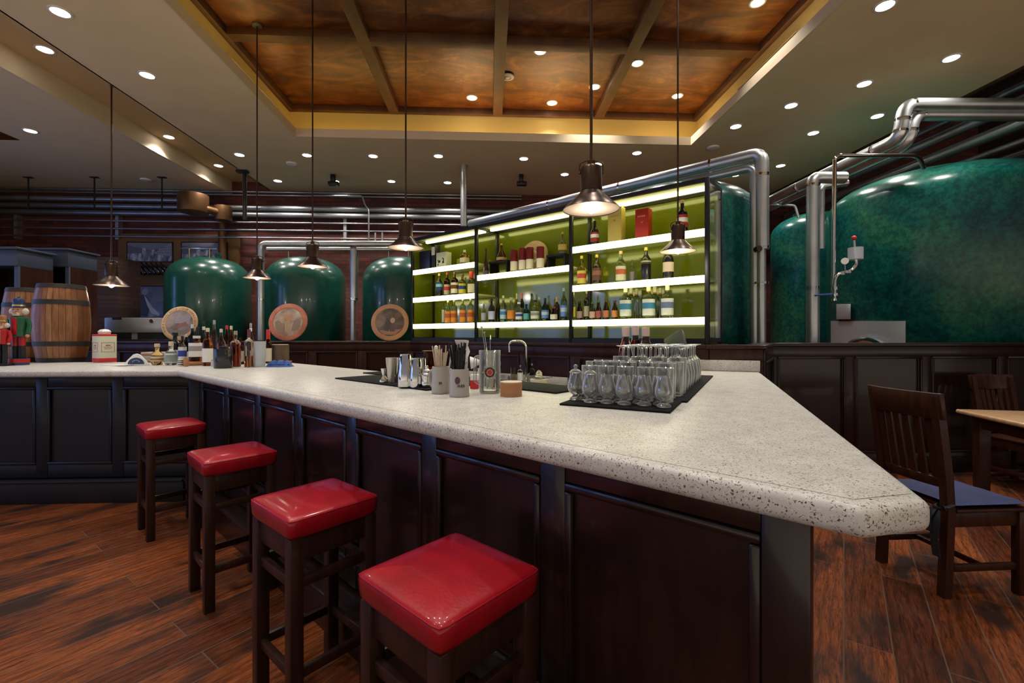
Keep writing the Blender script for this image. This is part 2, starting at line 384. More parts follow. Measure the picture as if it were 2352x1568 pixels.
for i, y in enumerate(ys):
    a, by = (y-bw/2, y+bw/2)
    if i == 0: by = y
    if i == 4: a = y
    struct('trim_%d' % (8+i), MB().box(WX0,WX1,a,by,ZW-.097,ZW), M['beam'], bevel=.008)
# trough and lower ceiling at the side, void above the tanks
struct('ceiling', MB().box(XT-.1,XA+.02,YN,YB,ZT,ZT+.08).box(XA,XA+.02,YN,YB,ZC,ZT), M['plaster2'])
struct('trim_13', MB().box(XT-.06,XT,YN,YB,ZL,ZT), M['lip'])
struct('ceiling', MB().box(-9.5,XT-.06,YN,YB,ZL,ZL+.08), M['plaster'])
cq = P(45,321,ZL); struct('ceiling', MB().box(-9.5,cq.x,YN,cq.y,ZL-.006,ZL-.0005), M['leaf'])
struct('trim_14', MB().box(XR,XR+.08,YN,YB,ZC,5.3), M['beam'])
struct('ceiling', MB().box(XR,10.8,YN,YB,6.5,6.6), M['dark_ceiling'])
# side wall with evening windows
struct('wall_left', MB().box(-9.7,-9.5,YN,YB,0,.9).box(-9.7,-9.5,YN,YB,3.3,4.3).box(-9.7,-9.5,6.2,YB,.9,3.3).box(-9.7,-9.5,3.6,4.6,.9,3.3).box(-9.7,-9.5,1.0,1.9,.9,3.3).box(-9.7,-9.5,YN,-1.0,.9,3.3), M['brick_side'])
for i, (y0, y1) in enumerate(((4.6,6.2),(1.9,3.6),(-1.0,1.0))):
    w = struct('window_%d' % (i+1), MB().box(-9.66,-9.64,y0,y1,.9,3.3), M['bluepane'])
    fr = MB()
    for y in (y0+.03, (y0+y1)/2, y1-.03): fr.box(-9.64,-9.56,y-.03,y+.03,.9,3.3)
    for z in (.93,2.1,3.27): fr.box(-9.64,-9.56,y0,y1,z-.03,z+.03)
    struct('window_frame', fr, M['winframe'], w)
# ------------------------------------------------------------------ low partition walls
def partition(name, a, b2, z, mat_, nx, th=.14, cap=.03):
    a = V(a); b2 = V(b2); d = b2-a; L = d.length; rz = math.atan2(d.y, d.x)
    o = MB().box(0,L,0,th,0,z-.035).build(name, mat_, loc=(a.x,a.y,0), rot=(0,0,rz)); o['kind'] = 'structure'
    MB().box(-cap,L+cap,-cap,th+cap,z-.035,z).build('ledge', mat_, o, bevel=.008)
    fr = MB(); sp = L/nx
    fr.box(0,L,-.018,0,z-.13,z-.035); fr.box(0,L,-.018,0,0,.20)
    for i in range(nx+1): fr.box(max(0,i*sp-.05), min(L,i*sp+.05), -.018,0,.20,z-.13)
    fr.build('frame', mat_, o, bevel=.004)
    mo = MB()
    for i in range(nx):
        x0, x1 = i*sp+.05, (i+1)*sp-.05
        mo.box(x0,x1,-.028,-.0185,z-.155,z-.13).box(x0,x1,-.028,-.0185,.20,.225).box(x0,x0+.02,-.028,-.0185,.225,z-.155).box(x1-.02,x1,-.028,-.0185,.225,z-.155)
    mo.build('moulding', mat_, o, bevel=.005)
    return o
ZP = 1.275
BL, BR_ = W(-1.315,5.95), W(1.57,3.62)            # line of the wall below the back bar
DR = W(1.93,3.50); DR2 = W(2.52,4.42); CRR = W(6.4,4.58)
partition('wall_center', BL, BR_, ZP, M['wood_red'], 6, th=.44)
partition('wall_center_return', BR_, DR, ZP, M['wood_red'], 1, th=.12)
partition('wall_right_return', DR + (DR2-DR).normalized()*.0, DR2, ZP, M['wood'], 1, th=.12)
partition('wall_right_low', DR2, CRR, ZP, M['wood'], 5)
partition('wall_left_low', W(-5.9,6.05), BL, ZP, M['wood_red'], 7)
# ================================================================== BAR
B0 = P(410,850,1.07); e1 = V((math.cos(-PI/4), math.sin(-PI/4), 0)); e2 = V((math.cos(PI/4), math.sin(PI/4), 0))
def BD(s, y, z=0): return V((B0.x,B0.y,0)) + e1*s + e2*y + V((0,0,z))      # along / into the long bar
K1 = W(.565,.7255); K2 = W(.700,.757); K3 = W(1.885,3.455)
inner = []
rd = (K3-K2).normalized(); rn = V((-rd.y, rd.x, 0))
def seg_x(p, d, q, e):
    den = d.x*e.y - d.y*e.x; t = ((q.x-p.x)*e.y - (q.y-p.y)*e.x)/den; return p + d*t
Bw = 1.035
IN1 = seg_x(BD(0,Bw), e1, K2 + rn*.90, rd)
bd_ = (BR_-BL).normalized(); bn = V((-bd_.y, bd_.x, 0))
BK = BR_ - bn*.035; DK = K3
IN2 = seg_x(K2+rn*.90, rd, BK, bd_)
YI = B0.y + 1.2
IN0 = seg_x(BD(0,Bw), e1, V((0,YI,0)), V((1,0,0)))
poly = [V((-7.2,B0.y,0)), V((B0.x,B0.y,0)), K1, K2, DK, BK + bd_*(-.01), IN2, IN1, IN0, V((-7.2,YI,0))]
ZB = 1.07
cnt = MB().prism(poly, ZB-.054, ZB).build('bar_counter', M['stone'], bevel=.017, seg=4)
tag(cnt, 'speckled cream stone bar top running in an angled line around the bar', 'counter')
# inlaid line just inside the rounded edge
ins = .036
def off(p0, p1):
    d = (p1-p0).normalized(); return p0 + V((-d.y,d.x,0))*ins, d
chain = poly[:5]; lines = [off(chain[i], chain[i+1]) for i in range(3)]
pts = [lines[0][0]] + [seg_x(lines[i][0], lines[i][1], lines[i+1][0], lines[i+1][1]) for i in range(2)]
pts.append(seg_x(lines[2][0], lines[2][1], K2 + rn*.018, rd))
sm = MB()
for i in range(3):
    sm.bar(pts[i]+V((0,0,ZB)), pts[i+1]+V((0,0,ZB)), .0016, .0006)
sm.build('edge_seam', PAINT((.10,.08,.06)), cnt)
spl = MB(); dd = (DK-BK).normalized(); dn = V((-dd.y,dd.x,0))
spl.prism([DK, BK, BK+dn*.025, DK+dn*.025], ZB+.001, ZB+.085)
spl.prism([BK, IN2, IN2+bn*.02, BK+bn*.02], ZB+.001, ZB+.085)
spl.build('backsplash', M['stone'], cnt, bevel=.003)
# bar fronts : carcass, stiles, rails, panels, foot step
YS = .052
def bar_front(name, label, org, rz, x0, x1, xs, wood, ystep=0.0, stepx=None, flip=1):
    o = thing(name, label, 'bar front', (org.x,org.y,0), rz)
    yf = .16; zt = ZB-.055
    MB().box(x0,x1-(.037 if x1 > 1 else 0),yf+.03,yf+.10,0,zt).build('carcass', wood, o)
    for a, b_ in zip(xs, xs[1:]):
        p = MB().box(a+.045,b_-.045,yf+.012,yf+.0295,.285,zt-.09).build('panel', wood, o)
        mo = MB(); a1, b1 = a+.045, b_-.045; z0, z1 = .285, zt-.09
        mo.box(a1,b1,yf-.008,yf+.0115,z1-.024,z1).box(a1,b1,yf-.008,yf+.0115,z0,z0+.024).box(a1,a1+.024,yf-.008,yf+.0115,z0+.024,z1-.024).box(b1-.024,b1,yf-.008,yf+.0115,z0+.024,z1-.024)
        mo.build('moulding', wood, p, bevel=.007)
        MB().box(a+.0455,b_-.0455,yf,yf+.0295,zt-.089,zt).build('rail', wood, o, bevel=.003)
        MB().box(a+.0455,b_-.0455,yf,yf+.0295,.18,.284).build('rail', wood, o, bevel=.003)
    for x in xs:
        a, b_ = max(x0,x-.045), min(x1,x+.045)
        MB().box(a,b_,yf-.003,yf+.0295,.18,zt).build('stile', wood, o, bevel=.004)
    sx0, sx1 = stepx or (x0,x1)
    st = MB().box(sx0,sx1,YS,yf+.0295,0,.165).build('foot_step', wood, o, bevel=.004)
    MB().box(sx0,sx1,YS-.015,YS+.035,.166,.185).build('step_nosing', wood, o, bevel=.006)
    return o
bar_front('bar_front_panelling', 'dark panelled bar front behind the red stools, below the stone top', B0, -PI/4, -.066, 4.252, [-.02,.63,1.255,1.86,2.44,3.025,3.61,4.207], M['wood'], stepx=(-.03,4.235))
bar_front('bar_front_panelling', 'slate dark panelled bar front below the wooden casks', B0, 0, -4.4, .066, [-4.2,-3.59,-2.99,-2.39,-1.79,-1.19,-.59,.02], M['cabinet'], stepx=(-4.4,.0))
# end and inner carcass of the bar
eb = MB()
q0 = BD(4.2,.262)
r_in = BD(4.258,.16)
q1 = seg_x(BD(0,.262), e1, r_in, rd); q2 = r_in + rd*((K3-K2).length-.20); q3 = q2 + rn*.45; q4 = seg_x(BD(0,.64), e1, r_in+rn*.45, rd)
eb.prism([q0 if (q0-B0).length < (q1-B0).length else q1, q1, q2, q3, q4, BD(.5,.64), BD(.5,.262)][1:5] , 0, ZB-.055)
cab = tag(eb.build('bar_end_cabinet', M['wood']), 'dark wooden carcass under the pointed end of the bar', 'cabinet')
# back counter with sink along the wall below the shelves
def SH(t, y, z=0): return BL + bd_*t - bn*(-y) + V((0,0,z))
ZK = .875
bc = thing('back_counter', 'pale stone back counter with a steel sink under the lit shelves', 'counter', (BL.x,BL.y,0), math.atan2(bd_.y,bd_.x))
LB = (BR_-BL).length
kx0, kx1 = .2, 2.42
bt = MB().box(kx0,1.40,-.60,-.03,ZK-.04,ZK).box(1.95,kx1,-.60,-.03,ZK-.04,ZK).box(1.40,1.95,-.60,-.52,ZK-.04,ZK).box(1.40,1.95,-.12,-.03,ZK-.04,ZK).build('worktop', M['stone'], bc, bevel=.006)
MB().box(kx0,kx1,-.052,-.032,ZK+.001,ZK+.066).build('backsplash', M['stone'], bc, bevel=.003)
MB().box(kx0+.02,kx1-.02,-.56,-.04,0,ZK-.2).build('carcass', M['wood'], bc)
sk = MB(); sk.box(1.40,1.95,-.52,-.12,ZK-.18,ZK-.17).box(1.40,1.41,-.52,-.12,ZK-.17,ZK-.005).box(1.94,1.95,-.52,-.12,ZK-.17,ZK-.005).box(1.41,1.94,-.52,-.51,ZK-.17,ZK-.005).box(1.41,1.94,-.13,-.12,ZK-.17,ZK-.005)
sk.build('sink_basin', M['steel'], bc)
# ================================================================== STOOLS
def make_stool():
    r = thing('bar_stool', 'x', 'stool', group='red leather bar stools along the bar front')
    w, d, zs, lg = .325, .325, .665, .046
    for sx in (-1,1):
        for sy in (-1,1):
            x, y = sx*(w/2-lg/2), sy*(d/2-lg/2)
            MB().box(x-lg/2,x+lg/2,y-lg/2,y+lg/2,0,zs).build('leg', M['stool_wood'], r, bevel=.004)
    g = w/2-lg
    for s in (-1,1):
        y = s*(d/2-lg/2); MB().box(-g,g,y-.012,y+.012,zs-.085,zs).build('apron', M['stool_wood'], r, bevel=.003)
        x = s*(w/2-lg/2); MB().box(x-.012,x+.012,-g,g,zs-.085,zs).build('apron', M['stool_wood'], r, bevel=.003)
        for z in (.195,.505):
            MB().box(-g,g,y-.011,y+.011,z-.017,z+.017).build('stretcher', M['stool_wood'], r, bevel=.003)
            MB().box(x-.011,x+.011,-g,g,z-.017,z+.017).build('stretcher', M['stool_wood'], r, bevel=.003)
    # padded seat : domed top, soft corners
    n = 14; hw = .168; vs = []; fs = []
    def pad(u, v):
        x, y = hw*u, hw*v
        return x, y
    rows = []
    for lev, (z, inset) in enumerate(((0,.006),(.012,.0),(.050,-.003),(.062,-.001),(.0685,.006),(.0725,.016))):
        row = []
        for i in range(4*n):
            side, k = divmod(i, n); f = -1 + 2*k/n
            p = ((f,-1),(1,f),(-f,1),(-1,-f))[side]
            rr = .10; cxn = max(0,abs(p[0])-(1-rr)); cyn = max(0,abs(p[1])-(1-rr))
            q = [p[0], p[1]]
            if cxn > 0 and cyn > 0:
                l = math.hypot(cxn,cyn); kx = rr/l if l > rr else 1
                q = [math.copysign(1-rr+cxn*kx, p[0]), math.copysign(1-rr+cyn*kx, p[1])]
            row.append(V((q[0]*(hw-inset), q[1]*(hw-inset), z)))
        rows.append(row)
    for k in range(1,7):
        f = 1-k/6.0; z = .0725 + .016*(1-f**2.4)
        base = rows[5]
        rows.append([V((p.x*f, p.y*f, z)) for p in base] if k < 6 else None)
    mb = MB(); off_ = []
    for row in rows[:-1]:
        off_.append(len(mb.v)); mb.v += [tuple(p) for p in row]
    m4 = 4*n
    for a, b_ in zip(off_, off_[1:]):
        for i in range(m4): mb.f.append((a+i, a+(i+1)%m4, b_+(i+1)%m4, b_+i))
    mb.f.append(tuple(reversed(range(m4)))); c = len(mb.v); mb.v.append((0,0,.0885))
    for i in range(m4): mb.f.append((off_[-1]+i, off_[-1]+(i+1)%m4, c))
    st = mb.build('seat', M['leather'], r, loc=(0,0,zs+.0005), sharp=60)
    pp = rows[3]; MB().tube([p*1.0 + V((0,0,.0)) for p in pp] + [pp[0]], .0022, 6).build('piping', M['leather'], st)
    return r
stool = make_stool()
sp = [(-.164,1.190),(-.752,1.735),(-1.486,2.418),(-2.385,3.185)]
lab = ['red leather bar stool nearest the pointed end of the bar, seat seen from above',
       'second red bar stool from the pointed end of the bar, between two others',
       'third red bar stool from the pointed end of the bar, long lit seat edge',
       'red leather bar stool standing farthest away, in the inner corner of the bar']
for i, (x, d) in enumerate(sp):
    p = W(x,d); rot = -PI/4 + (0,.03,-.02,.0)[i]
    if i == 0: stool.location = p; stool.rotation_euler = (0,0,rot); stool['label'] = lab[0]
    else: again(stool, lab[i], p, rot)
# ================================================================== LIGHTS
def lamp(kind, name, loc, energy, color, **k):
    l = bpy.data.lights.new(name, kind); l.energy = energy; l.color = color
    for a, v in k.items(): setattr(l, a, v)
    o = bpy.data.objects.new(name, l); C.objects.link(o); o.location = loc; return o
WARM = (1,.94,.87)
# recessed downlights
def make_down():
    r = thing('downlight', 'x', 'ceiling light', group='recessed ceiling downlights')
    MB().lathe([(.066,0),(.086,0),(.086,-.006),(.070,-.009),(.066,-.006)], 24, loop=True).build('ring', M['white'], r)
    MB().lathe([(0,-.002),(.0655,-.002),(.0655,-.005),(0,-.007)], 24).build('lens', M['led'], r)
    return r
down = make_down(); used = False
def put_down(p, label, e, ang=120):
    global used
    if not used: down.location = p; down['label'] = label; used = True; o = down
    else: o = again(down, label, p)
    lamp('SPOT', 'downlight_beam', V(p)-V((0,0,.03)), e, WARM, spot_size=math.radians(ang), spot_blend=.7, shadow_soft_size=.06)
    return o
E1 = 64
rows = {
 'ceiling light nearest the far lip of the copper coffer': [(550,355),(705,356),(857,358),(1007,358),(1203,364),(1463,351),(1690,290)],
 'ceiling light in the row closest to the far brick wall': [(638,415),(770,416),(899,416),(1028,419),(1297,400),(1375,376),(1688,402),(1793,380)],
 'ceiling light in the outer row above the big green tanks': [(1868,305),(2015,266),(2185,133)],
 'ceiling light between the coffer grille and the tanks': [(1817,242),(1985,192),(2033,12)],
 'ceiling light on the plain ceiling by the far-left grille': [(338,172),(138,27)],
}
for row, pts in rows.items():
    for i, (u, v) in enumerate(pts):
        put_down(P(u,v,ZC), '%s round %s' % (ORD[i], row), E1)
for i, (u, v) in enumerate([(502,380),(388,314),(103,113)]):
    put_down(P(u,v,ZT), '%s round light in the narrow ceiling trough, counted from the brick wall' % ORD[i], 60)
put_down(P(70,300,ZL), 'round light alone on the lower ceiling left of the trough', 70)
for i, (u, v) in enumerate([(1084,224),(1268,236),(1556,220),(1366,199),(1464,145),(1241,117),(1740,5)]):
    put_down(P(u,v,ZW), '%s bright spot set in the copper coffered ceiling, counted from the back' % ORD[i], 80, ang=100)
# the same rows of lamps go on outside the frame
for x, y in ((-3.6,2.2),(-3.6,.2),(4.4,2.3),(4.4,.2),(-3.6,-2),(0,-1.2),(4.4,-2),(-7,4),(-7,1)):
    lamp('SPOT', 'downlight_beam', V((x,y,(ZC if x > -6 else ZL)-.03)), E1, WARM, spot_size=math.radians(120), spot_blend=.7, shadow_soft_size=.06)
for x, y in ((-2.3,3),(-.8,3),(.9,2.8),(2.4,3.2),(-.8,1.2),(.9,1.2),(-2.2,1.2)):
    lamp('SPOT', 'downlight_beam', V((x,y,ZW-.03)), 80, WARM, spot_size=math.radians(100), spot_blend=.7, shadow_soft_size=.06)
# cove light tapes hidden on the coffer ledge
cv = thing('cove_light', 'warm hidden light tape lying on the coffer ledge', 'cove light', (0,0,ZC+.0905))
zt = 0
for a, b_ in (((WX0+.06,WY0+.3),(WX0+.06,WY1-.3)), ((WX1-.06,WY0+.3),(WX1-.06,WY1-.3)), ((WX0+.3,WY1-.10),(WX1-.3,WY1-.10))):
    MB().bar((a[0],a[1],.012),(b_[0],b_[1],.012),.02,.02).build('light_tape', M['covelight'], cv)
# pendants
def make_pendant():
    r = thing('pendant_lamp', 'x', 'pendant lamp', group='bronze pendant lamps over the bar')
    MB().lathe([(.056,.098),(.060,.094),(.075,.075),(.105,.045),(.15,0.004),(.152,0),(.149,.0),(.103,.041),(.073,.071),(.056,.088)], 32, loop=True).build('shade', M['bronze'], r)
    MB().lathe([(.1475,.0045),(.102,.0405),(.072,.0705),(.03,.086),(0,.086),(0,.0845),(.03,.0845),(.0715,.0690),(.1015,.039),(.1465,.0035)], 32).build('shade_lining', M['lamp_in'], r)
    MB().lathe([(0,.0985),(.058,.0985),(.058,.215),(.052,.228),(.02,.234),(.02,.26),(.008,.268),(0,.268)], 24).build('lamp_housing', M['bronze'], r)
    for s in (-1,1):
        MB().tube(bend([(s*.060,0,.195),(s*.064,0,.225),(s*.060,0,.25),(s*.018,0,.262)], .02), .0035, 6).build('yoke_arm', M['bronze'], r)
        MB().sphere((s*.0615,0,.195), .0075, 8).build('yoke_bolt', M['bronze'], r)
    b_ = MB().lathe([(0,-.022),(.012,-.016),(.030,.000),(.040,.022),(.041,.040),(.030,.062),(.016,.080),(0,.083)], 20).build('bulb', M['bulb'], r)
    return r
pen0 = make_pendant()
PEND = [(1358,482,129,ZW,.30,'large near bronze pendant lamp hanging in front of the lit shelves'),
 (1557,578,80,ZW,.265,'bronze pendant lamp hanging before the red box on the shelves'),
 (932,570,80,ZW,.30,'bronze pendant lamp hanging at the dark end post of the shelves'),
 (718,613,67,ZW,.30,'bronze pendant lamp hanging before the middle small green tank'),
 (590.5,639,59,ZW,.30,'bronze pendant lamp with its round ceiling rose in view'),
 (256,656,66,ZT,.352,'pale pendant lamp hanging by the wooden casks, hung from the ceiling trough')]
roots = [pen0] + [copy_tree(pen0) for _ in PEND[1:]]
for o, (u, vr, px, ztop, dia, label) in zip(roots, PEND):
    d = dia*F/px; p = Q(u, vr, d); k = dia/.30
    o.location = p; o.scale = (k,k,k); o['label'] = label
    hgt = (ztop - p.z)/k
    MB().cyl((0,0,.262),(0,0,hgt-.028),.008,n=8).build('rod', M['bronze'], o)
    cr_ = .012 if ztop == ZT else .057
    MB().lathe([(0,hgt-.028),(cr_*.88,hgt-.028),(cr_,hgt-.02),(cr_,hgt-.001),(0,hgt-.001)], 20).build('canopy', M['lamp_green'], o)
    lamp('POINT', 'pendant_light', p - V((0,0,.07*k)), 3, (1,.88,.74), shadow_soft_size=.04)
# ================================================================== TANKS
def tank(label, c, r, ztop, zsh, mat_, zbot=.35, legs=True, lugs=((.35,-.2),(-.3,.3)), domeseg=10):
    o = thing('brewing_tank', label, 'tank', (c.x,c.y,0), group='green brewing tanks')
    prof = [(0,zbot-.06),(r*.55,zbot-.05),(r*.9,zbot-.0),(r,zbot+.08)]
    kn = r*.16; hD = ztop - zsh
    for i in range(domeseg+1):
        a = PI/2*i/domeseg
        prof.append((r*math.cos(a)**.72 if i < domeseg else 0, zsh + hD*math.sin(a)))
    MB().lathe(prof, 64).build('vessel', mat_, o, sharp=60)
    for a in range(3):
        x, y = r*.7*math.cos(a*2.1+.4), r*.7*math.sin(a*2.1+.4)
        MB().cyl((x,y,0),(x,y,zbot+.02),.05).build('leg', M['steel'], o)
    for lx, ly in lugs:
        rr = math.hypot(lx,ly); z = zsh + hD*math.sqrt(max(0,1-rr**2.6))
        MB().lathe([(.02,-.012),(.055,-.012),(.055,.012),(.02,.012)], 16, loop=True, M=Matrix.Translation((lx*r,ly*r,z+.045)) @ Matrix.Rotation(PI/2,4,'X')).build('lifting_lug', mat_, o)
    return o
T1, T2, T3 = W((481-CU)/F*8.1,8.1), W((703-CU)/F*8.1,8.1), W((927-CU)/F*8.1,8.1)
tank('small green tank beside the framed photographs, behind the lettered plaque', T1, .655, 2.725, 2.30, M['tank'])
tank('small green tank in the middle of three, behind the red plaque', T2, .665, 2.725, 2.30, M['tank'])
tank('small green tank partly hidden by the lit shelf unit', T3, .70, 2.725, 2.30, M['tank'])
T4 = W((1552-CU)/F*5.55, 5.55); tank('green tank standing directly behind the lit shelf unit', T4, .88, 3.10, 2.78, M['tank2'])
T5 = W((1872-CU)/F*8.0, 8.0); tank('medium green tank seen between the pair of steel downpipes', T5, .685, 3.47, 3.12, M['tank2'])
RB = 1.2
TB = W(5.6, 6.0)
big = tank('huge clouded green tank with a steel manhole door', TB, RB, 3.45, 3.02, M['tank2'], lugs=((.22,-.2),), domeseg=14)
# manhole of the big tank, seen just above the low wall
ang = math.atan2(P(1975,800,1.2).y-TB.y, Q(1975,770,4.4).x-TB.x)
def onbig(u, v, gap=0.0):
    # point where the ray through a pixel meets the big tank's side
    r = RB + gap; o0 = V((0,0)); d = W((u-CU)/F, 1.0); dx, dy = d.x, d.y
    a = dx*dx+dy*dy; b = -2*(dx*TB.x+dy*TB.y); c = TB.x**2+TB.y**2-r*r
    disc = max(0,b*b-4*a*c); t = (-b-math.sqrt(disc))/(2*a)
    return Q(u, v, t)
def curved(us, v0, v1, gap, th):
    mb = MB(); n = len(us); rows = []
    for g in (gap, gap+th):
        for v in (v0, v1):
            rows.append([onbig(u, v, g) - V((TB.x,TB.y,0)) for u in us])
    off = []
    for row in rows: off.append(len(mb.v)); mb.v += [tuple(p) for p in row]
    A,B_,Cc,D = off
    for i in range(n-1):
        for p, q in ((A,B_),(B_,D),(D,Cc),(Cc,A)): mb.f.append((p+i,p+i+1,q+i+1,q+i))
    mb.f.append((A,B_,D,Cc)); mb.f.append((A+n-1,B_+n-1,D+n-1,Cc+n-1))
    return mb
us = [1908+ (2080-1908)*i/10 for i in range(11)]
mh = curved(us, 737, 860, .005, .012).build('manhole_plate', M['steel'], big)
mc = onbig(1988,835,.06) - V((TB.x,TB.y,0)); md = V((mc.x,mc.y,0)).normalized()
Mm = Matrix.Translation(mc) @ md.to_track_quat('Z','Y').to_matrix().to_4x4()
MB().lathe([(.27,-.035),(.33,-.035),(.33,.03),(.30,.04),(.27,.03)], 40, loop=True, M=Mm).build('manhole_ring', M['chrome'], big)
MB().lathe([(0,.0),(.265,-.0),(.265,.012),(.15,.03),(0,.036)], 40, M=Mm).build('manhole_door', M['steel'], big)
us = [1921+ (1954-1921)*i/3 for i in range(4)]
curved(us, 698, 733, .02, .03).build('junction_box', M['steel'], big, bevel=.004)
# ================================================================== PIPES
def pipe(label, paths, m=None, group=None, name='steel_pipe', cat='pipe'):
    m = m or M['pipe']
    o = thing(name, label, cat, (0,0,0), group=group)
    for nm, pts, r, br in paths:
        MB().tube(bend(pts, br) if br else [V(p) for p in pts], r, 16).build(nm, m, o, sharp=50)
    return o
def collars(o, pts, r, m=None):
    for p, d in pts:
        p = V(p); d = V(d).normalized(); MB().cyl(p-d*.012, p+d*.012, r, n=18).build('collar', m or M['chrome'], o)
# runs on the far brick wall, listed from the top
DW = 8.95
def wallrun(v, r, u0, u1, label, m, dd=0.0):
    a, b = Q(u0, v, DW-dd), Q(u1, v, DW-dd)
    y = YB - .16 - dd; a.y = b.y = y
    k = y/ (W(0,DW).y); z = H + (HV-v)*(y/CY)/F
    a.z = b.z = z
    return pipe(label, [('run', [a,b], r, 0)], m, group='pipes along the far brick wall')
wl = [(450,.018,'topmost thin pipe'),(457,.014,'second thin pipe'),(486,.052,'upper thick pipe'),(501,.052,'lower thick pipe'),(518,.017,'first thin pipe under the thick pair'),(535,.017,'second thin pipe under the thick pair'),(552,.017,'third thin pipe under the thick pair')]
for v, r, l in wl:
    o = wallrun(v, r, -40, 1200, l + ' running along the far brick wall', M['pipe_dark'], .12 if r < .03 else .04)
wallrun(471,.045,-40,428,'medium grey pipe ending at the copper duct', M['pipe_dark'], .3)
# hangers and brackets of the wall pipes
for i, (u, w_) in enumerate(((34,'beside the dark bookcases'),(258,'behind the pale pendant lamp'),(780,'above the middle small tank'))):
    p = Q(u, 530, DW-.2); y = YB-.07
    br = MB()
    z0 = H+(HV-560)*(y/CY)/F; z1 = H+(HV-508)*(y/CY)/F
    br.box(p.x-.03,p.x+.03,y-.05,y+.065,z0,z1)
    tag(br.build('pipe_bracket', M['steel']), 'upright steel bracket carrying thin wall pipes, ' + w_, 'bracket', 'pipe brackets on the brick wall')
for i, (u, n_) in enumerate(((65,'first'),(217,'second'),(372,'third'))):
    a = Q(u, 405, 8.1); a.z = ZL
    o = thing('pipe_hanger', n_ + ' ceiling rod from the dark bookcases, holding the wall pipes', 'hanger', a, group='ceiling rods for the pipes')
    zl = Q(u, 478, 8.1).z - a.z
    MB().cyl((0,0,zl),(0,0,0),.012,n=8).build('rod', M['iron'], o)
    MB().box(-.07,.07,-.03,.03,-.012,-.001).build('plate', M['iron'], o)
a = Q(562,400,8.0); a.z = ZC
o = thing('pipe_hanger', 'thick black post dropping from the ceiling beside the copper duct', 'hanger', a)
MB().cyl((0,0,Q(562,505,8.0).z-a.z),(0,0,0),.035,n=10).build('rod', M['iron'], o)
MB().box(-.13,.05,-.05,.05,-.04,-.001).build('plate', M['iron'], o)
# thin drop pipe with a kink above the middle tank
yv = 8.75
pipe('thin kinked pipe dropping down the brick wall above the small tanks', [('run', [Q(700,449,yv),Q(832,449,yv),Q(838,470,yv),Q(847,482,yv),Q(847,553,yv)], .014, .06)], M['pipe_dark'])
pipe('short upright pipe stub beside its twin, above the thick header', [('run', [Q(862,534,yv),Q(862,556,yv)], .017, 0)], M['steel'], group='pair of pipe stubs')
pipe('short upright pipe stub, nearer the shelf unit of the pair', [('run', [Q(878,534,yv),Q(878,556,yv)], .017, 0)], M['steel'], group='pair of pipe stubs')
# header pipes above the small tanks
dh = 7.0
o = pipe('thick steel header pipe above the small green tanks, with one downpipe', [('run', [Q(599,781,dh),Q(599,560,dh),Q(960,560,dh)], .048, .09)])
collars(o, [(Q(599,600,dh),(0,0,1)),(Q(599,688,dh),(0,0,1))], .053)
o = pipe('thinner steel header pipe under the thick one, with its downpipe between two tanks', [('run', [Q(614,572,dh-.05),Q(806,572,dh-.05)], .034, 0),('downpipe', [Q(813,572,dh-.05),Q(813,690,dh-.05)], .060, 0),('downpipe_end', [Q(811,690,dh-.05),Q(811,781,dh-.05)], .040, 0),('run', [Q(820,572,dh-.05),Q(955,572,dh-.05)], .034, 0)])
collars(o, [(Q(813,686,dh-.05),(0,0,1))], .066)
for c_, l in ((T1,'beside the copper duct'),(T2,'behind the pendant lamp'),(T3,'next to the shelf unit')):
    z = 2.86
    pipe('thin cleaning pipe on top of the small tank ' + l, [('run', [(c_.x-.35,c_.y-.2,z),(c_.x+.25,c_.y-.2,z)], .012, 0),('drop', [(c_.x-.22,c_.y-.2,z),(c_.x-.22,c_.y-.2,2.60)], .014, 0),('drop', [(c_.x+.12,c_.y-.2,z),(c_.x+.12,c_.y-.2,2.64)], .014, 0)], M['chrome'], group='cleaning pipes on the small tanks')
# pair of pipes slanting up behind the shelf unit
def lv(u, v, z): return P(u, v, z)
a1 = Q(1750,352,4.62); z1 = a1.z; b1 = a1 - e1*4.35
o = pipe('upper steel pipe passing behind the shelf unit, bending down to the low wall', [('run', [b1, a1, V((a1.x,a1.y,Q(1750,573,4.62).z))], .066, .10),('downpipe', [Q(1748,573,4.62), V((Q(1748,573,4.62).x,Q(1748,573,4.62).y,1.05))], .045, 0)])
collars(o, [(a1-V((0,0,.22)),(0,0,1)),(Q(1750,573,4.62)+V((0,0,.02)),(0,0,1)),(Q(1748,650,4.62),(0,0,1))]+[(a1-e1*k,e1) for k in (.5,1.6,2.7)], .0705)
a2 = Q(1733,384,4.66); b2_ = a2 - e1*4.2
o = pipe('lower steel pipe passing behind the shelf unit, bending down beside its twin', [('run', [b2_, a2, V((a2.x,a2.y,1.05))], .044, .08)])
collars(o, [(a2-e1*k,e1) for k in (.8,2.0)], .049)
MB().tube([V((a2.x-.02,a2.y-.06,Q(1733,573,4.6).z)), V((a2.x-.02,a2.y-.12,Q(1733,573,4.6).z))], .03, 10).build('valve', M['bronze'], o)
x0 = Q(1065,435,7.75); x1 = Q(1065,520,7.75); x0.z = ZC
pipe('wide upright steel duct beside the shelf unit, rising to the ceiling', [('run', [x0,x1], .055, 0)])
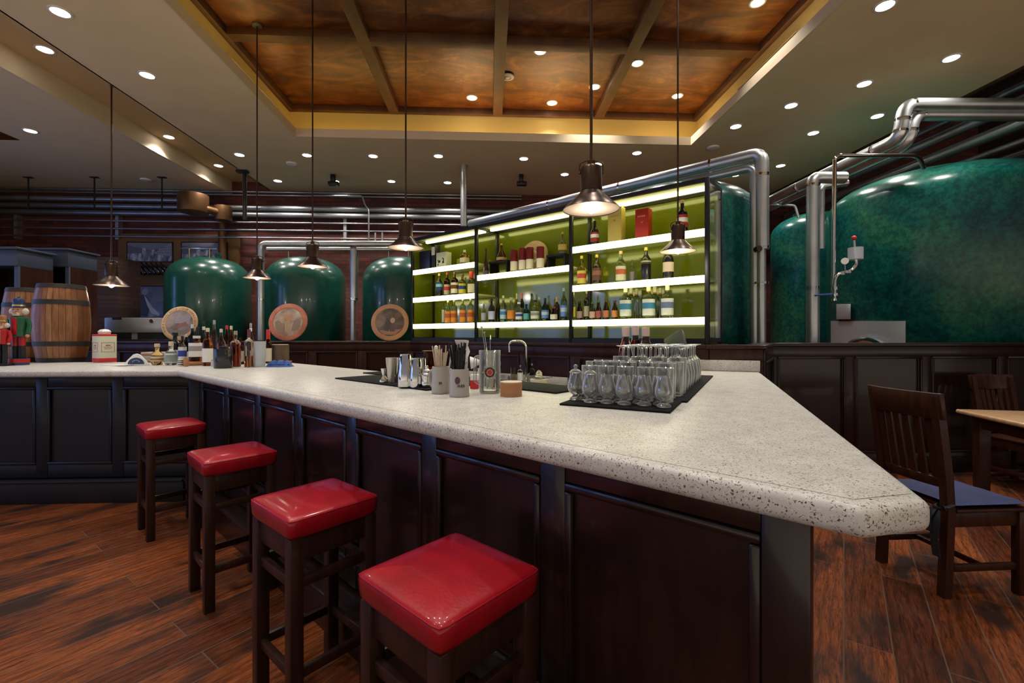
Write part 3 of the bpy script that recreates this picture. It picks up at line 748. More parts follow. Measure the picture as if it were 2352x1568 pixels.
# right group : big pair with a goose neck, then running back along the ceiling
zA, zB_ = Q(2060,318,5.0).z, Q(2080,242,5.0).z
pA = Q(2062,320,5.0); far = V((pA.x-.02, 9.2, zA))
o = pipe('uppermost insulated pipe with a goose neck over the big green tank', [('run', [Q(2600,242,5.0), Q(2078,240,5.0), Q(2066,318,5.0), far], .068, .13)])
collars(o, [(Q(2082,240,5.0)+V((.06,0,0)),(1,0,0)),(Q(2073,275,5.0),(.1,0,1)),(Q(2068,302,5.0),(.1,0,1)),(pA+V((0,.3,0)),(0,1,0)),(pA+V((0,1.6,0)),(0,1,0))], .0725)
o = pipe('second insulated pipe beneath the goose neck, running behind the big tank', [('run', [Q(2600,266,5.05), Q(2100,264,5.05), Q(2086,330,5.05), far+V((.16,0,-.05))], .062, .13)])
collars(o, [(Q(2104,264,5.05)+V((.06,0,0)),(1,0,0)),(Q(2093,300,5.05),(.15,0,1))], .0665)
# elbow pair between the tanks
dv = 5.05
o = pipe('thick steel downpipe with an elbow, standing left of the huge tank', [('run', [Q(1867,800,dv), Q(1867,408,dv), Q(1940,408,dv)], .064, .07)])
collars(o, [(Q(1867,660,dv),(0,0,1)),(Q(1872,425,dv)-V((0.02,0,0)),(0,0,1))], .069)
o = pipe('short thinner downpipe behind the thick elbow pipe', [('run', [Q(1885,572,dv+.2), Q(1885,428,dv+.2), Q(1945,420,dv+.2)], .040, .06)])
VD = 4.83
o = pipe('slim bent pipe looping over the shoulder of the huge tank', [('run', [Q(1914,680,VD), Q(1917,357,VD), Q(2110,357,VD+.1), Q(2122,386,VD+.2)], .021, .09)], M['chrome'])
pipe('thin bent pipe on top of the medium tank', [('run', [Q(1770,470,7.2),Q(1826,472,7.2),Q(1834,500,7.2)], .02, .05)], M['steel'])
# valve group hanging on the slim pipe
vp = lambda u, v: Q(u, v, VD-.06)
o = thing('sampling_valve', 'chrome valve group with a clear cup and red knob on the huge tank', 'valve', (0,0,0))
MB().tube(bend([vp(1917,690),vp(1918,640),vp(1926,628),vp(1955,622),vp(1968,608),vp(1966,592)], .03), .017, 12).build('valve_pipe', M['chrome'], o)
for u, v, r, h_ in ((1918,662,.030,.03),(1918,676,.034,.025),(1935,628,.027,.03),(1950,624,.027,.03),(1917,688,.026,.02)):
    p = vp(u, v); MB().cyl(p-V((0,0,h_/2)), p+V((0,0,h_/2)), r, n=16).build('clamp', M['chrome'], o)
p = vp(1965,584); MB().lathe([(0,-.055),(.068,-.055),(.068,.07),(.062,.07),(.062,-.045),(0,-.045)], 24, p).build('clear_cup', M['plastic_clear'], o)
MB().cyl(vp(1965,588), vp(1962,552), .015, n=12).build('spindle', M['chrome'], o)
MB().sphere(vp(1962,546), .023).build('red_knob', M['redcap'], o)
p = vp(1940,600); q = vp(1934,602); d_ = (W(-.5,-.85)).normalized()
MB().cyl(p, p+d_*.03, .034, n=20).build('gauge', M['white'], o); MB().cyl(vp(1941,620), p, .008, n=8).build('gauge_stem', M['chrome'], o)
MB().bar(vp(1916,675), vp(1872,678), .03, .02).build('blue_handle', M['blue_cloth'], o, bevel=.006)
# dark pipes beside the right wall, running away from the viewer
for i, (X, s_, r) in enumerate(((6.3,.470,.045),(6.3,.440,.075),(6.3,.400,.075),(6.3,.365,.04),(7.6,.342,.06),(7.6,.305,.04))):
    z = H + X*s_
    pipe('%s dark pipe from the top, running back along the side wall above the tanks' % ORD[i], [('run', [(X,4.88,z),(X,YB-.02,z)], r, 0)], M['pipe'] if i in (1,2,4) else M['pipe_dark'], group='pipes along the side wall')
# copper duct with two drums
dc = 8.3
o = thing('copper_duct', 'brown copper duct with two drums and a downpipe beside the first tank', 'duct', (0,0,0))
p0, p1 = Q(444,488,dc), Q(444,447,dc); MB().cyl(p0, p1, .243, n=32).build('drum', M['copper'], o, bevel=.008)
p2, p3 = Q(513,507,8.6), Q(513,474,8.6); MB().cyl(p2, p3, .147, n=28).build('drum', M['copper'], o, bevel=.006)
MB().cyl(Q(462,477,dc), Q(508,490,8.55), .07, n=18).build('cross_pipe', M['copper'], o)
MB().cyl(Q(511,500,8.86), Q(511,640,8.86), .07, n=20).build('downpipe', M['copper'], o)
# small ceiling fittings
for i, (u, v, z, l) in enumerate(((1166,176,ZW-.012,'round speaker set in the copper coffer beside the middle beam'),(670,375,ZC,'small white detector on the ceiling near the coffer corner, pendant side'),(1638,338,ZC,'small white detector on the ceiling near the shelf unit'),(335,412,ZL,'small white detector on the lower ceiling near the wall pipes'))):
    p = P(u,v,z); o = thing('ceiling_sensor', l, 'ceiling sensor', p)
    MB().lathe([(.05,-.001),(.09,-.001),(.09,-.012),(.05,-.02)] if i == 0 else [(0,-.001),(.09,-.001),(.085,-.022),(.04,-.03),(0,-.03)], 20, loop=(i==0)).build('ring' if i == 0 else 'housing', M['white'], o)
    if i == 0: MB().lathe([(0,-.004),(.045,-.004),(.03,-.024),(0,-.026)], 16).build('cone', M['white'], o)
for i, u in enumerate((765,1197)):
    p = Q(u, 437, 8.2); p.z = ZC
    o = thing('pipe_clamp', 'dark pipe clamp under the ceiling %s' % ('above the middle small tank' if i == 0 else 'beyond the shelf unit'), 'clamp', p)
    MB().box(-.04,.04,-.04,.04,-.13,-.001).build('bracket', M['iron'], o, bevel=.01)
    MB().box(-.08,.1,-.05,.05,-.20,-.131).build('body', M['iron'], o, bevel=.012)
# air grilles on the coffer sides
def grille(label, x, y0, y1, s):
    o = thing('air_grille', label, 'air grille', (x,y0,ZC+.30))
    L = y1-y0; d = s*.004
    hgt = .20
    a, b = sorted((0, s*.018))
    MB().box(a,b,0,L,0,.02).box(a,b,0,L,hgt-.02,hgt).box(a,b,0,.02,.02,hgt-.02).box(a,b,L-.02,L,.02,hgt-.02).build('frame', M['vent'], o)
    a2_, b2b = sorted((s*.004, s*.013))
    sl = MB()
    for k in range(5): sl.box(a2_,b2b,.02,L-.02,.035+k*.028,.046+k*.028)
    sl.build('slats', M['vent'], o)
    a3, b3 = sorted((s*.0005, s*.003)); MB().box(a3,b3,.02,L-.02,.02,hgt-.02).build('backing', M['black'], o)
gl0, gl1 = P(528,135,ZC+.2), P(640,258,ZC+.2)
grille('slotted air grille in the coffer side above the red stools', WX0+.001, 5.68, 6.98, 1)
grille('slotted air grille in the coffer side towards the big tanks', WX1-.001, 4.87, 6.1, -1)
# ================================================================== BACK BAR SHELF UNIT
LS = LB; SRZ = math.atan2(bd_.y, bd_.x); SD = .40
SO = BL + V((0,0,ZP))
def sx(u, y=0.0):
    # distance along the unit at which column u of the frame meets the line y metres behind its front
    r = (u-CU)/F; o0 = W(r,1.0); dx, dy = o0.x, o0.y
    p = BL - bn*(-y); den = dx*bd_.y - dy*bd_.x
    t = -(dx*p.y - dy*p.x)/den
    d = ((p.x + bd_.x*t)*SY + (p.y + bd_.y*t)*CY)
    return t, d
def zat(v, d): return H + (HV-v)*d/F
unit = thing('back_bar_shelf', 'black framed shelf unit with glowing shelf edges and olive glass back', 'shelf unit', SO, SRZ)
ZTOP = 2.616 - ZP
px = [0.0, sx(1092)[0], sx(1310)[0], LS-.02]
pw = .034
for x in px:
    for y in (0, SD-pw):
        MB().box(x-pw/2,x+pw/2,y,y+pw,.001,ZTOP).build('post', M['iron'], unit, bevel=.003)
    for z in (.02, ZTOP-pw):
        MB().box(x-pw/2+.001,x+pw/2-.001,pw,SD-pw,z,z+pw-.002).build('cross_bar', M['iron'], unit)
for y in (0, SD-pw):
    for z0, z1 in ((.002,.045),(ZTOP-pw+.001,ZTOP-.001)):
        for a, b_ in zip(px, px[1:]):
            MB().box(a+pw/2,b_-pw/2,y+.001,y+pw-.001,z0,z1).build('long_bar', M['iron'], unit)
for a, b_ in zip(px, px[1:]):
    MB().box(a+pw/2,b_-pw/2,SD-.012,SD-.004,.046,ZTOP-pw).build('back_panel', M['backglass'], unit)
MB().box(px[3]+pw/2-.008,px[3]+pw/2-.003,pw,SD-pw,.046,ZTOP-pw).build('side_pane', M['glass'], unit)
MB().box(px[0]-.014,px[0]-.009,pw,SD-pw,.046,ZTOP-pw).build('side_pane', M['backglass'], unit)
MB().box(px[0]+.02,px[3]-.02,.036,SD-.04,ZTOP-.012,ZTOP-.004).build('top_board', mat('white_soffit_board',(.5,.5,.46),.5), unit)
for a, b_ in zip(px, px[1:]):
    MB().box(a+.05,b_-.05,.20,.235,ZTOP-.04,ZTOP-.0125).build('top_light', M['strip'], unit)
def shelf(a, b_, z, lit=True):
    z -= ZP
    s_ = MB().box(a+pw/2+.001,b_-pw/2-.001,.030,SD-.014,z-.018,z).build('shelf_board', mat('acrylic_shelf',(.55,.58,.3),.25), unit, bevel=.002)
    if lit: MB().box(a+pw/2+.002,b_-pw/2-.002,.010,.0295,z-.056,z+.003).build('light_edge', M['strip'], s_, bevel=.002)
S1, S2, S3, SM = 1.493, 1.835, 2.195, 2.035
for a, b_ in zip(px, px[1:]): shelf(a, b_, S1)
shelf(px[0],px[1],S2); shelf(px[0],px[1],S3); shelf(px[1],px[2],SM); shelf(px[2],px[3],S2-.005); shelf(px[2],px[3],S3+.01)
# two small dark risers on the middle shelf
def riser(u0, u1, v, label):
    y = .22; a, d = sx(u0,y); b_, _ = sx(u1,y)
    o = thing('shelf_riser', label, 'riser', SO + bd_*a + bn*0 + V((0,0,SM-ZP)), SRZ)
    h_ = zat(v, d) - SM
    MB().box(0,b_-a,y-.06,y+.10,h_-.02,h_).build('top', M['iron'], o)
    for x in (.01,b_-a-.01): MB().box(x-.008,x+.008,y-.05,y+.09,.0005,h_-.0205).build('leg', M['iron'], o)
    return SM + h_
r1 = riser(1131,1171,603,'small black riser under the round amber decanter')
r2 = riser(1262,1304,588,'small black riser under the ornate gold-patterned bottle')
# ------------------------------------------------------------------ bottles
SHAPES = {
 'std':   [(.0,.0),(.94,.0),(1,.02),(1,.56),(.93,.63),(.62,.70),(.40,.76),(.35,.82),(.34,.95),(.40,.955),(.40,1),(0,1)],
 'wine':  [(.0,.0),(.95,.0),(1,.02),(1,.58),(.90,.66),(.55,.74),(.38,.79),(.36,.95),(.42,.955),(.42,1),(0,1)],
 'shoulder': [(.0,.0),(.94,.0),(1,.02),(1,.64),(.92,.69),(.50,.74),(.34,.78),(.32,.95),(.38,.955),(.38,1),(0,1)],
 'small': [(.0,.0),(.94,.0),(1,.02),(1,.50),(.8,.60),(.5,.68),(.46,.95),(.52,.955),(.52,1),(0,1)],
 'round': [(.0,.0),(.72,.0),(.9,.08),(1,.25),(.96,.42),(.7,.58),(.36,.66),(.33,.86),(.42,.87),(.42,1),(0,1)],
 'flask': [(.0,.0),(.96,.0),(1,.03),(1,.60),(.9,.66),(.40,.74),(.34,.76),(.34,.92),(.45,.93),(.45,1),(0,1)],
 'bell':  [(.0,.0),(.95,.0),(1,.04),(.92,.25),(.70,.45),(.42,.60),(.28,.68),(.26,.93),(.34,.94),(.34,1),(0,1)],
 'syrup': [(.0,.0),(.95,.0),(1,.03),(1,.45),(.92,.55),(.62,.68),(.50,.76),(.48,.93),(.54,.935),(.54,1),(0,1)],
 'beer':  [(.0,.0),(.94,.0),(1,.02),(1,.52),(.85,.62),(.5,.76),(.40,.92),(.48,.93),(.48,1),(0,1)],
}
def bottle(name, label, cat, loc, h, r, shape='std', glass=(.8,.85,.8), liquid=None, lev=.5, lab=None, labz=(.14,.48), lab2=None, cap=None, capz=.90, group=None, sq=None, rz=0.0, neck=None, opaque=False, labmat=None):
    o = thing(name, label, cat, loc, rz, group)
    pr = SHAPES[shape]; n = 20 if h*F > 90 else 16
    def rad(z):
        for (r0,z0),(r1,z1) in zip(pr, pr[1:]):
            if z0 <= z <= z1 and z1 > z0: return (r0+(r1-r0)*(z-z0)/(z1-z0))*r
        return r
    ctop = 1.0 if not cap else capz
    prof = [(x*r, z*h) for x, z in pr if z <= ctop]
    if cap: prof += [(rad(ctop), ctop*h), (0, ctop*h)]
    gm = PAINT(glass, .18) if opaque else G(glass)
    body = MB().lathe(prof, n, sq=sq).build('body', gm, o, sharp=50)
    if liquid:
        # the lower, filled part of the bottle
        lp = [(0,.012*h)] + [(min(x*r, r)*.955, max(z,.012)*h) for x, z in pr if 0 < x and z < lev and z > .0] 
        lp = [(0,.012*h),(r*.90,.012*h),(r*.955,.035*h)] + [(x*r*.955, z*h) for x, z in pr if .035 < z < lev] + [(rad(lev)*.955, lev*h),(0,lev*h)]
        MB().lathe(lp, n, sq=sq).build('liquid', G(liquid,.0), o, sharp=50)
    if lab:
        z0, z1 = labz; a = max(rad(z0),rad(z1))*1.012+.0004
        MB().lathe([(a-.0008,z0*h),(a,z0*h),(a,z1*h),(a-.0008,z1*h)], n, sq=sq, loop=True).build('label_band', PAINT(lab,.55), o, sharp=50)
        if lab2:
            zz0, zz1 = z0+(z1-z0)*.42, z0+(z1-z0)*.78; a += .0009
            MB().lathe([(a-.0008,zz0*h),(a,zz0*h),(a,zz1*h),(a-.0008,zz1*h)], n, sq=sq, loop=True).build('label_print', PAINT(lab2,.5), o, sharp=50)
    if cap:
        a = rad(min(.97,ctop+.03)); a = max(a, rad(ctop))*1.06
        MB().lathe([(0,ctop*h+.0003),(a,ctop*h+.0003),(a*1.02,(ctop+1)/2*h),(a*.96,h*.995),(a*.8,h),(0,h)], 14).build('cap', PAINT(cap,.35), o)
    if neck:
        a = rad(.80)*1.04+.0003
        MB().lathe([(a-.0006,.80*h),(a,.80*h),(a*.99,.885*h),(a*.99-.0006,.885*h)], 14, loop=True).build('neck_label', PAINT(neck,.5), o)
    return o
def onshelf(u, vt, vb, z, y, wpx):
    t, d = sx(u, y); p = BL + bd_*t - bn*(-y); p.z = z + .0015
    return p, (vb-vt)*d/F, wpx*d/F/2
# colours
CLR, GRN, AMB, BRN, BLK, BLU = (.86,.90,.84), (.25,.45,.12), (.62,.26,.05), (.16,.05,.02), (.01,.01,.012), (.25,.55,.80)
WHT, CRM, RED, ORG, NVY, YEL, TEA, GLD, GRY = (.72,.72,.68), (.66,.58,.42), (.55,.03,.03), (.62,.22,.03), (.02,.05,.25), (.62,.52,.05), (.03,.28,.33), (.55,.40,.08), (.22,.22,.23)
SB = []
def sb(row, u, vt, vb, z, y, w, desc, **k):
    p, h_, r = onshelf(u, vt, vb, z, y, w)
    p.z = z + .0015
    h_ = max(.08, h_)
    return bottle('liquor_bottle', desc, 'bottle', p, h_, r, group=row, rz=SRZ, **k)
R = 'bottles on the top left lit shelf'
sb(R,1067,566,603,S3,.16,18,'square amber bottle with pale cap beside the white box on the shelves', shape='flask', glass=(.75,.42,.10), lab=CRM, labz=(.2,.5), cap=WHT, capz=.84, sq=5)
R = 'bottles on the left lit shelf, second from below'
sb(R,1009,621,676,S2,.15,15,'black bottle with orange base band, leftmost on its lit shelf', shape='std', glass=BLK, opaque=True, lab=NVY, labz=(.3,.62), lab2=BLU, cap=GLD)
sb(R,1027,617,674,S2,.18,14,'red-brown bottle with grey-white label beside the black orange-banded one', shape='shoulder', glass=BRN, lab=(.5,.46,.4), labz=(.1,.5), lab2=RED, cap=RED)
sb(R,1044,615,671,S2,.15,17,'dark bottle with wide white label in the middle of its lit shelf', shape='shoulder', glass=(.3,.06,.03), lab=WHT, labz=(.12,.55), lab2=BRN, cap=BRN)
sb(R,1062,620,670,S2,.16,17,'yellow bottle with blue print between white label and red cap', shape='flask', glass=(.8,.65,.06), lab=YEL, labz=(.1,.55), lab2=NVY, cap=BRN)
sb(R,1083,614,668,S2,.15,18,'cream labelled bottle with tall red cap at the shelf post', shape='std', glass=(.6,.5,.25), lab=CRM, labz=(.1,.46), cap=RED, capz=.72)
R = 'orange labelled gin bottles on the lowest left lit shelf'
for i, (u, vt) in enumerate(((1029,685),(1043,683),(1063,681),(1081,680))):
    sb(R,u,vt,740,S1,.14+.03*(i%2),15,('leftmost','second','third','rightmost')[i] + ' of four orange labelled clear bottles on the lowest shelf', shape='shoulder', glass=CLR, lab=ORG, labz=(.06,.52), lab2=(.35,.08,.03), cap=WHT)
sb('bottles on the lowest left lit shelf',1019,692,739,S1,.2,8,'slim grey bottle left of the four orange labelled ones', shape='shoulder', glass=(.6,.65,.7), lab=(.4,.42,.5), labz=(.1,.7))
R = 'bottles on the upper middle lit shelf'
sb(R,1116,562,627,SM,.14,13,'slender dark bottle with a long thin neck beside the shelf post', shape='bell', glass=(.03,.015,.02), opaque=True, lab=(.10,.07,.14), labz=(.05,.2))
t_, d_ = sx(1152,.22); p = BL + bd_*t_ + bn*.22; p.z = r1+.001
bottle('decanter','round shouldered amber decanter with gold stopper on a black riser','bottle',p,.205,.060,'bell',glass=(.45,.16,.03),lab=(.55,.30,.15),labz=(.05,.2),cap=GLD,rz=SRZ,group=R)
t_, d_ = sx(1292,.20); p = BL + bd_*t_ + bn*.20; p.z = r2+.001
bottle('decanter','dark bottle covered in gold ornament on its own black riser','bottle',p,.225,.047,'bell',glass=(.10,.09,.03),opaque=True,lab=GLD,labz=(.16,.42),cap=GLD,rz=SRZ,group=R)
for i, (u, vt, vb, hi) in enumerate(((1181,565,618,0),(1200,561,616,0),(1217,559,614,0),(1241,556,610,0))):
    p, h_, r = onshelf(u, vt, vb, SM, .13, 17.5)
    o = thing('gift_tube', ('leftmost','second','third','rightmost')[i] + ' of four maroon gift tubes with cream bands on the shelf', 'gift tube', p, SRZ, 'maroon gift tubes in a row')
    MB().lathe([(0,0),(r*.98,0),(r,.004),(r,h_*.97),(r*.96,h_),(0,h_)], 24).build('tube', M['maroon'], o)
    MB().lathe([(r,h_*.1),(r+.001,h_*.1),(r+.001,h_*.5),(r,h_*.5)], 24, loop=True).build('paper_band', M['cream'], o)
# round wooden plaque behind the tubes
t_, d_ = sx(1226,.30); p = BL + bd_*t_ + bn*.30; p.z = SM + .0015
pl = thing('round_plaque', 'round pale wooden disc standing behind four maroon tubes', 'plaque', p, SRZ)
rp = .185
Mx = Matrix.Translation((0,0,rp+.002)) @ Matrix.Rotation(math.radians(82),4,'X')
MB().lathe([(0,-.012),(rp,-.012),(rp,.012),(0,.012)], 40, M=Mx).build('disc', M['platewood'], pl)
MB().lathe([(.05,.0122),(.072,.0122),(.072,.0135),(.05,.0135)], 28, M=Mx, loop=True).build('painted_ring', M['cream'], pl)
MB().lathe([(.0,.0122),(.02,.0122),(.02,.0135),(.0,.0135)], 20, M=Mx).build('painted_dot', M['slab'], pl)
R = 'bottles crowded on the lowest middle lit shelf'
mid = [
 (1111,690,738,11,.14,'clear bottle with narrow lilac label, first from the shelf post','flask',CLR,(.40,.40,.60),None,WHT),
 (1129,683,738,15,.12,'dark bottle with pale blue square label and black neck','flask',(.04,.02,.03),(.42,.46,.70),None,BLK),
 (1144,680,738,13,.20,'plain dark brown bottle between pale blue label and blue-sided bottle','std',(.10,.035,.012),None,None,BLK),
 (1156,675,737,15,.12,'clear bottle with blue and white label and pale cap','std',CLR,(.35,.50,.72),(.05,.20,.45),(.60,.60,.3)),
 (1174,680,737,18,.12,'bottle with broad orange label on the middle shelf','flask',(.85,.80,.6),ORG,None,(.45,.5,.2)),
 (1187,668,735,11,.24,'pale capped tall bottle behind the orange labelled one','std',(.4,.38,.2),(.30,.30,.2),None,(.60,.50,.3)),
 (1192,690,736,16,.11,'short white and blue labelled bottle in front of the red capped one','flask',CLR,(.50,.50,.66),NVY,WHT),
 (1199,667,735,11,.25,'dark bottle with orange-red tall cap at the back','wine',(.06,.03,.03),(.12,.1,.12),None,(.65,.13,.05)),
 (1209,694,735,14,.14,'flat topped teal carton-like bottle beside the round label','flask',TEA,(.08,.36,.42),None,None),
 (1221,668,734,13,.22,'pale green tall bottle with dark stopper behind the round label','std',(.55,.65,.25),None,None,BLK),
 (1229,683,733,20,.12,'squat clear bottle with round dark emblem on grey label','flask',CLR,(.52,.52,.50),GRY,BLK),
 (1239,676,733,12,.24,'greenish bottle with silver cap right of the emblem label','std',(.5,.55,.25),None,None,(.6,.6,.55)),
 (1252,679,733,16,.13,'dark bottle with small blue label, leaning of glass behind it','std',(.10,.12,.10),(.10,.22,.55),(.4,.5,.7),BLK),
 (1259,690,733,13,.22,'plain black bottle right of the small blue label','std',(.02,.015,.015),None,None,BRN),
 (1272,700,733,16,.11,'low dark red bottle with grey-white arched label','small',(.12,.02,.02),(.52,.50,.50),None,(.25,.02,.03)),
 (1279,676,733,13,.24,'brown bottle with wide orange-yellow cap','shoulder',(.14,.05,.02),None,None,(.65,.42,.08)),
 (1295,656,732,15,.16,'tall bottle with bright blue label at the right-hand shelf post','std',(.35,.45,.5),(.10,.20,.62),(.4,.5,.75),(.35,.40,.5)),
]
for u, vt, vb, w, y, desc, shp, gl, lb, l2, cp in mid:
    sb(R,u,vt,vb,S1,y,w,desc.replace(', leaning of glass behind it',' and black cap').replace('right-hand shelf post','far shelf post'),shape=shp,glass=gl,lab=lb,lab2=l2,cap=cp,capz=.80 if 'orange-red' in desc or 'orange-yellow' in desc or 'pale capped' in desc else .9)
R = 'bottles on the upper right lit shelf'
T3z = S3+.01
sb(R,1366,497,558,T3z,.16,19,'black bottle with slanted white and red label beside the gold box', shape='std', glass=BLK, opaque=True, lab=(.35,.03,.03), labz=(.2,.56), lab2=WHT, cap=BLK)
sb(R,1567,446,527,T3z,.15,24,'large black bottle with slanted red label and tan cap beside the lamp rod', shape='std', glass=BLK, opaque=True, lab=(.40,.03,.03), labz=(.2,.56), lab2=WHT, cap=(.62,.36,.2))
R = 'bottles in the row under the red box'
sb(R,1336,578,648,S2,.15,20,'yellow bottle with red round print, first from the shelf post', shape='std', glass=(.75,.62,.15), lab=(.62,.52,.10), labz=(.08,.5), lab2=(.5,.05,.06), cap=GLD)
sb(R,1371,575,645,S2,.15,20,'dark bottle with brown label and gold cap under the gold box', shape='std', glass=(.03,.015,.012), opaque=True, lab=(.12,.05,.04), labz=(.15,.55), lab2=(.28,.12,.10), cap=GLD)
sb(R,1426,567,641,S2,.15,23,'clear bottle with multicolour label and pinkish cap', shape='std', glass=CLR, lab=(.62,.60,.45), labz=(.08,.52), lab2=(.52,.12,.06), cap=(.62,.38,.2))
sb(R,1484,558,636,S2,.15,22,'tall black bottle with gold lettering band under the red box', shape='wine', glass=(.012,.012,.012), opaque=True, lab=(.05,.045,.03), labz=(.50,.62), lab2=(.45,.40,.2), cap=GLD)
sb(R,1535,553,631,S2,.15,24,'black bottle with square cream label partly behind the pendant lamp', shape='wine', glass=(.012,.012,.015), opaque=True, lab=(.62,.50,.38), labz=(.22,.50), cap=GLD)
sb(R,1452,585,640,S2,.26,11,'slim pale bottle standing back, right of the multicolour label', shape='shoulder', glass=(.75,.75,.55), lab=(.35,.33,.38), labz=(.05,.5))
R = 'small bottles at the post end of the lowest right lit shelf'
low = [
 (1317,667,733,13,.13,'clear bottle with yellow label tight against the shelf post','std',CLR,YEL,None,(.6,.6,.4)),
 (1331,688,733,13,.12,'small brown beer bottle with pinkish label, next to the yellow label','beer',(.05,.02,.015),(.30,.20,.24),None,BLK),
 (1347,664,733,13,.16,'taller bottle with pale neck band between two small brown ones','shoulder',(.18,.15,.1),(.42,.38,.38),None,(.35,.25,.05)),
 (1361,690,732,14,.12,'small mixer bottle with pink label and green cap','beer',(.22,.24,.10),(.46,.28,.28),None,(.02,.12,.05)),
 (1375,687,732,13,.13,'small mixer bottle with dark red label, third from the orange one','beer',(.10,.04,.02),(.30,.08,.07),None,(.02,.1,.05)),
 (1392,686,732,14,.13,'small mixer bottle with rust label, second from the orange one','beer',(.10,.05,.02),(.42,.15,.08),None,(.05,.03,.02)),
 (1412,686,731,13,.13,'small mixer bottle with orange label standing next to the big clear ones','beer',(.14,.06,.02),(.60,.22,.06),None,(.05,.03,.02)),
]
for u, vt, vb, w, y, desc, shp, gl, lb, l2, cp in low: sb(R,u,vt,vb,S1,y,w,desc,shape=shp,glass=gl,lab=lb,lab2=l2,cap=cp)
R = 'large clear vodka bottles on the lowest right lit shelf'
vod = [(1437,655,731,26,.12,'front clear bottle with blue label, first of the big clear ones'),(1449,657,731,24,.22,'clear bottle just behind the first big blue labelled one'),(1462,659,731,22,.31,'clear bottle at the very back behind the first blue label'),
 (1490,652,730,28,.12,'front clear bottle with blue label in the middle of the big ones'),(1504,655,730,24,.22,'clear bottle just behind the middle big blue labelled one'),(1516,657,730,22,.31,'clear bottle at the very back behind the middle blue label'),(1533,650,729,27,.12,'big clear bottle with grey-blue label nearest the shelf end')]
for i, (u, vt, vb, w, y, desc) in enumerate(vod):
    sb(R,u,vt,vb,S1,y,w,desc,shape='shoulder',glass=CLR,lab=(.55,.58,.60) if i in (0,3,6) else None,labz=(.1,.58),lab2=(.04,.20,.38) if i in (0,3) else (.12,.16,.3),cap=(.70,.66,.52),capz=.82,neck=(.62,.2,.08) if i not in (0,6) else None)
# boxes on the upper shelves
def carton(label, u0, u1, us, vt, vb, z, y, m, deco=None, dm=None, name='gift_box'):
    a, d = sx(u0,y); b_, _ = sx(u1,y); p = BL + bd_*a + bn*y; p.z = z+.0015
    w_ = b_-a; h_ = (vb-vt)*d/F
    dpt = .09
    o = thing(name, label, 'box', p, SRZ)
    MB().box(0,w_,0,dpt,0,h_).build('carton', m, o, bevel=.0015)
    if deco: deco(o, w_, h_)
    return o
def red_deco(o, w_, h_):
    pr = MB()
    for k in range(5): pr.box(w_*(.2+.12*k), w_*(.28+.12*k), -.0012,-.0002, h_*.74, h_*.79)
    pr.add([(w_*.36,-.0012,h_*.62),(w_*.5,-.0012,h_*.54),(w_*.64,-.0012,h_*.62),(w_*.5,-.0012,h_*.575),(w_*.36,-.0002,h_*.62),(w_*.5,-.0002,h_*.54),(w_*.64,-.0002,h_*.62),(w_*.5,-.0002,h_*.575)],[(0,1,2,3),(4,7,6,5),(0,4,5,1),(1,5,6,2),(2,6,7,3),(3,7,4,0)])
    pr.build('print', PAINT((.62,.22,.12)), o)
def gold_deco(o, w_, h_):
    MB().box(w_*.2,w_*.8,-.0012,-.0002,h_*.75,h_*.77).box(w_*.42,w_*.58,-.0012,-.0002,h_*.62,h_*.67).build('print', PAINT((.40,.26,.03)), o)
def white_deco(o, w_, h_):
    pr = MB()
    for cx_ in (.3,.7):
        for k in range(9):
            a_ = random.random()*6.28; rr = random.random()*.16
            x = w_*(cx_+rr*math.cos(a_)); z = h_*(.42+rr*1.5*math.sin(a_)); s_ = w_*.045
            pr.box(x-s_,x+s_,-.0012,-.0002,z-s_,z+s_*1.4)
    pr.build('print', M['ink'], o)
carton('tall red gift box with pale emblem on the top lit shelf',1459,1489,0,474,546,T3z,.13,M['redbox'],red_deco)
carton('tall gold gift box beside the near pendant lamp on the top lit shelf',1396,1427,0,468,553,T3z,.15,M['goldbox'],gold_deco)
carton('wide white gift box with black floral print on the top shelf',1002,1025,0,575,612,S3,.12,M['whitebox'],white_deco)
carton('navy blue gift box at the far end of the top lit shelf',956,987,0,574,620,S3,.14,M['greenbox'])
carton('narrow dark gift box with cream top standing between navy and white boxes',991,999,0,556,613,S3,.14,M['black'],lambda o,w_,h_: MB().box(w_*.05,w_*.95,-.0012,-.0002,h_*.6,h_*.93).build('print', M['cream'], o))
carton('small pale green box behind the amber bottle on the top shelf',1049,1068,0,583,606,S3,.27,PAINT((.30,.36,.03)))
# ================================================================== THINGS ON THE BAR
def CT(u, v, dz=0.0):
    p = P(u, v, ZB); p.z = ZB + .0012 + dz; return p
def size(u, v, px): return px*dep(v, ZB)/F
# --- rubber mats
def mat_slab(label, c, ang_, L, w_, group='black rubber bar mats'):
    o = MB().box(0,L,0,w_,.0005,.0085).build('bar_mat', M['rubber'], loc=(c.x,c.y,ZB), rot=(0,0,ang_), bevel=.003)
    return tag(o, label, 'mat', group)
mA = P(769,870,ZB); sA = (V((mA.x,mA.y,0))-V((B0.x,B0.y,0))).dot(e1); yA = (V((mA.x,mA.y,0))-V((B0.x,B0.y,0))).dot(e2)
mat_slab('long black rubber mat under the steel shakers', BD(sA,yA), -PI/4, .95, .30)
mB = P(833,857.5,ZB); sB = (V((mB.x,mB.y,0))-V((B0.x,B0.y,0))).dot(e1); yB = (V((mB.x,mB.y,0))-V((B0.x,B0.y,0))).dot(e2)
mat_slab('long black rubber mat along the inner edge, behind the grey mugs', BD(sB,max(yB,yA+.305)), -PI/4, 1.75, .29)
rang = math.atan2(rd.y, rd.x)
m1 = P(1539,950,ZB); m1.z = 0
mdir = (P(1271,930,ZB)-P(1539,950,ZB)).normalized(); mlen = (P(1271,930,ZB)-P(1539,950,ZB)).length
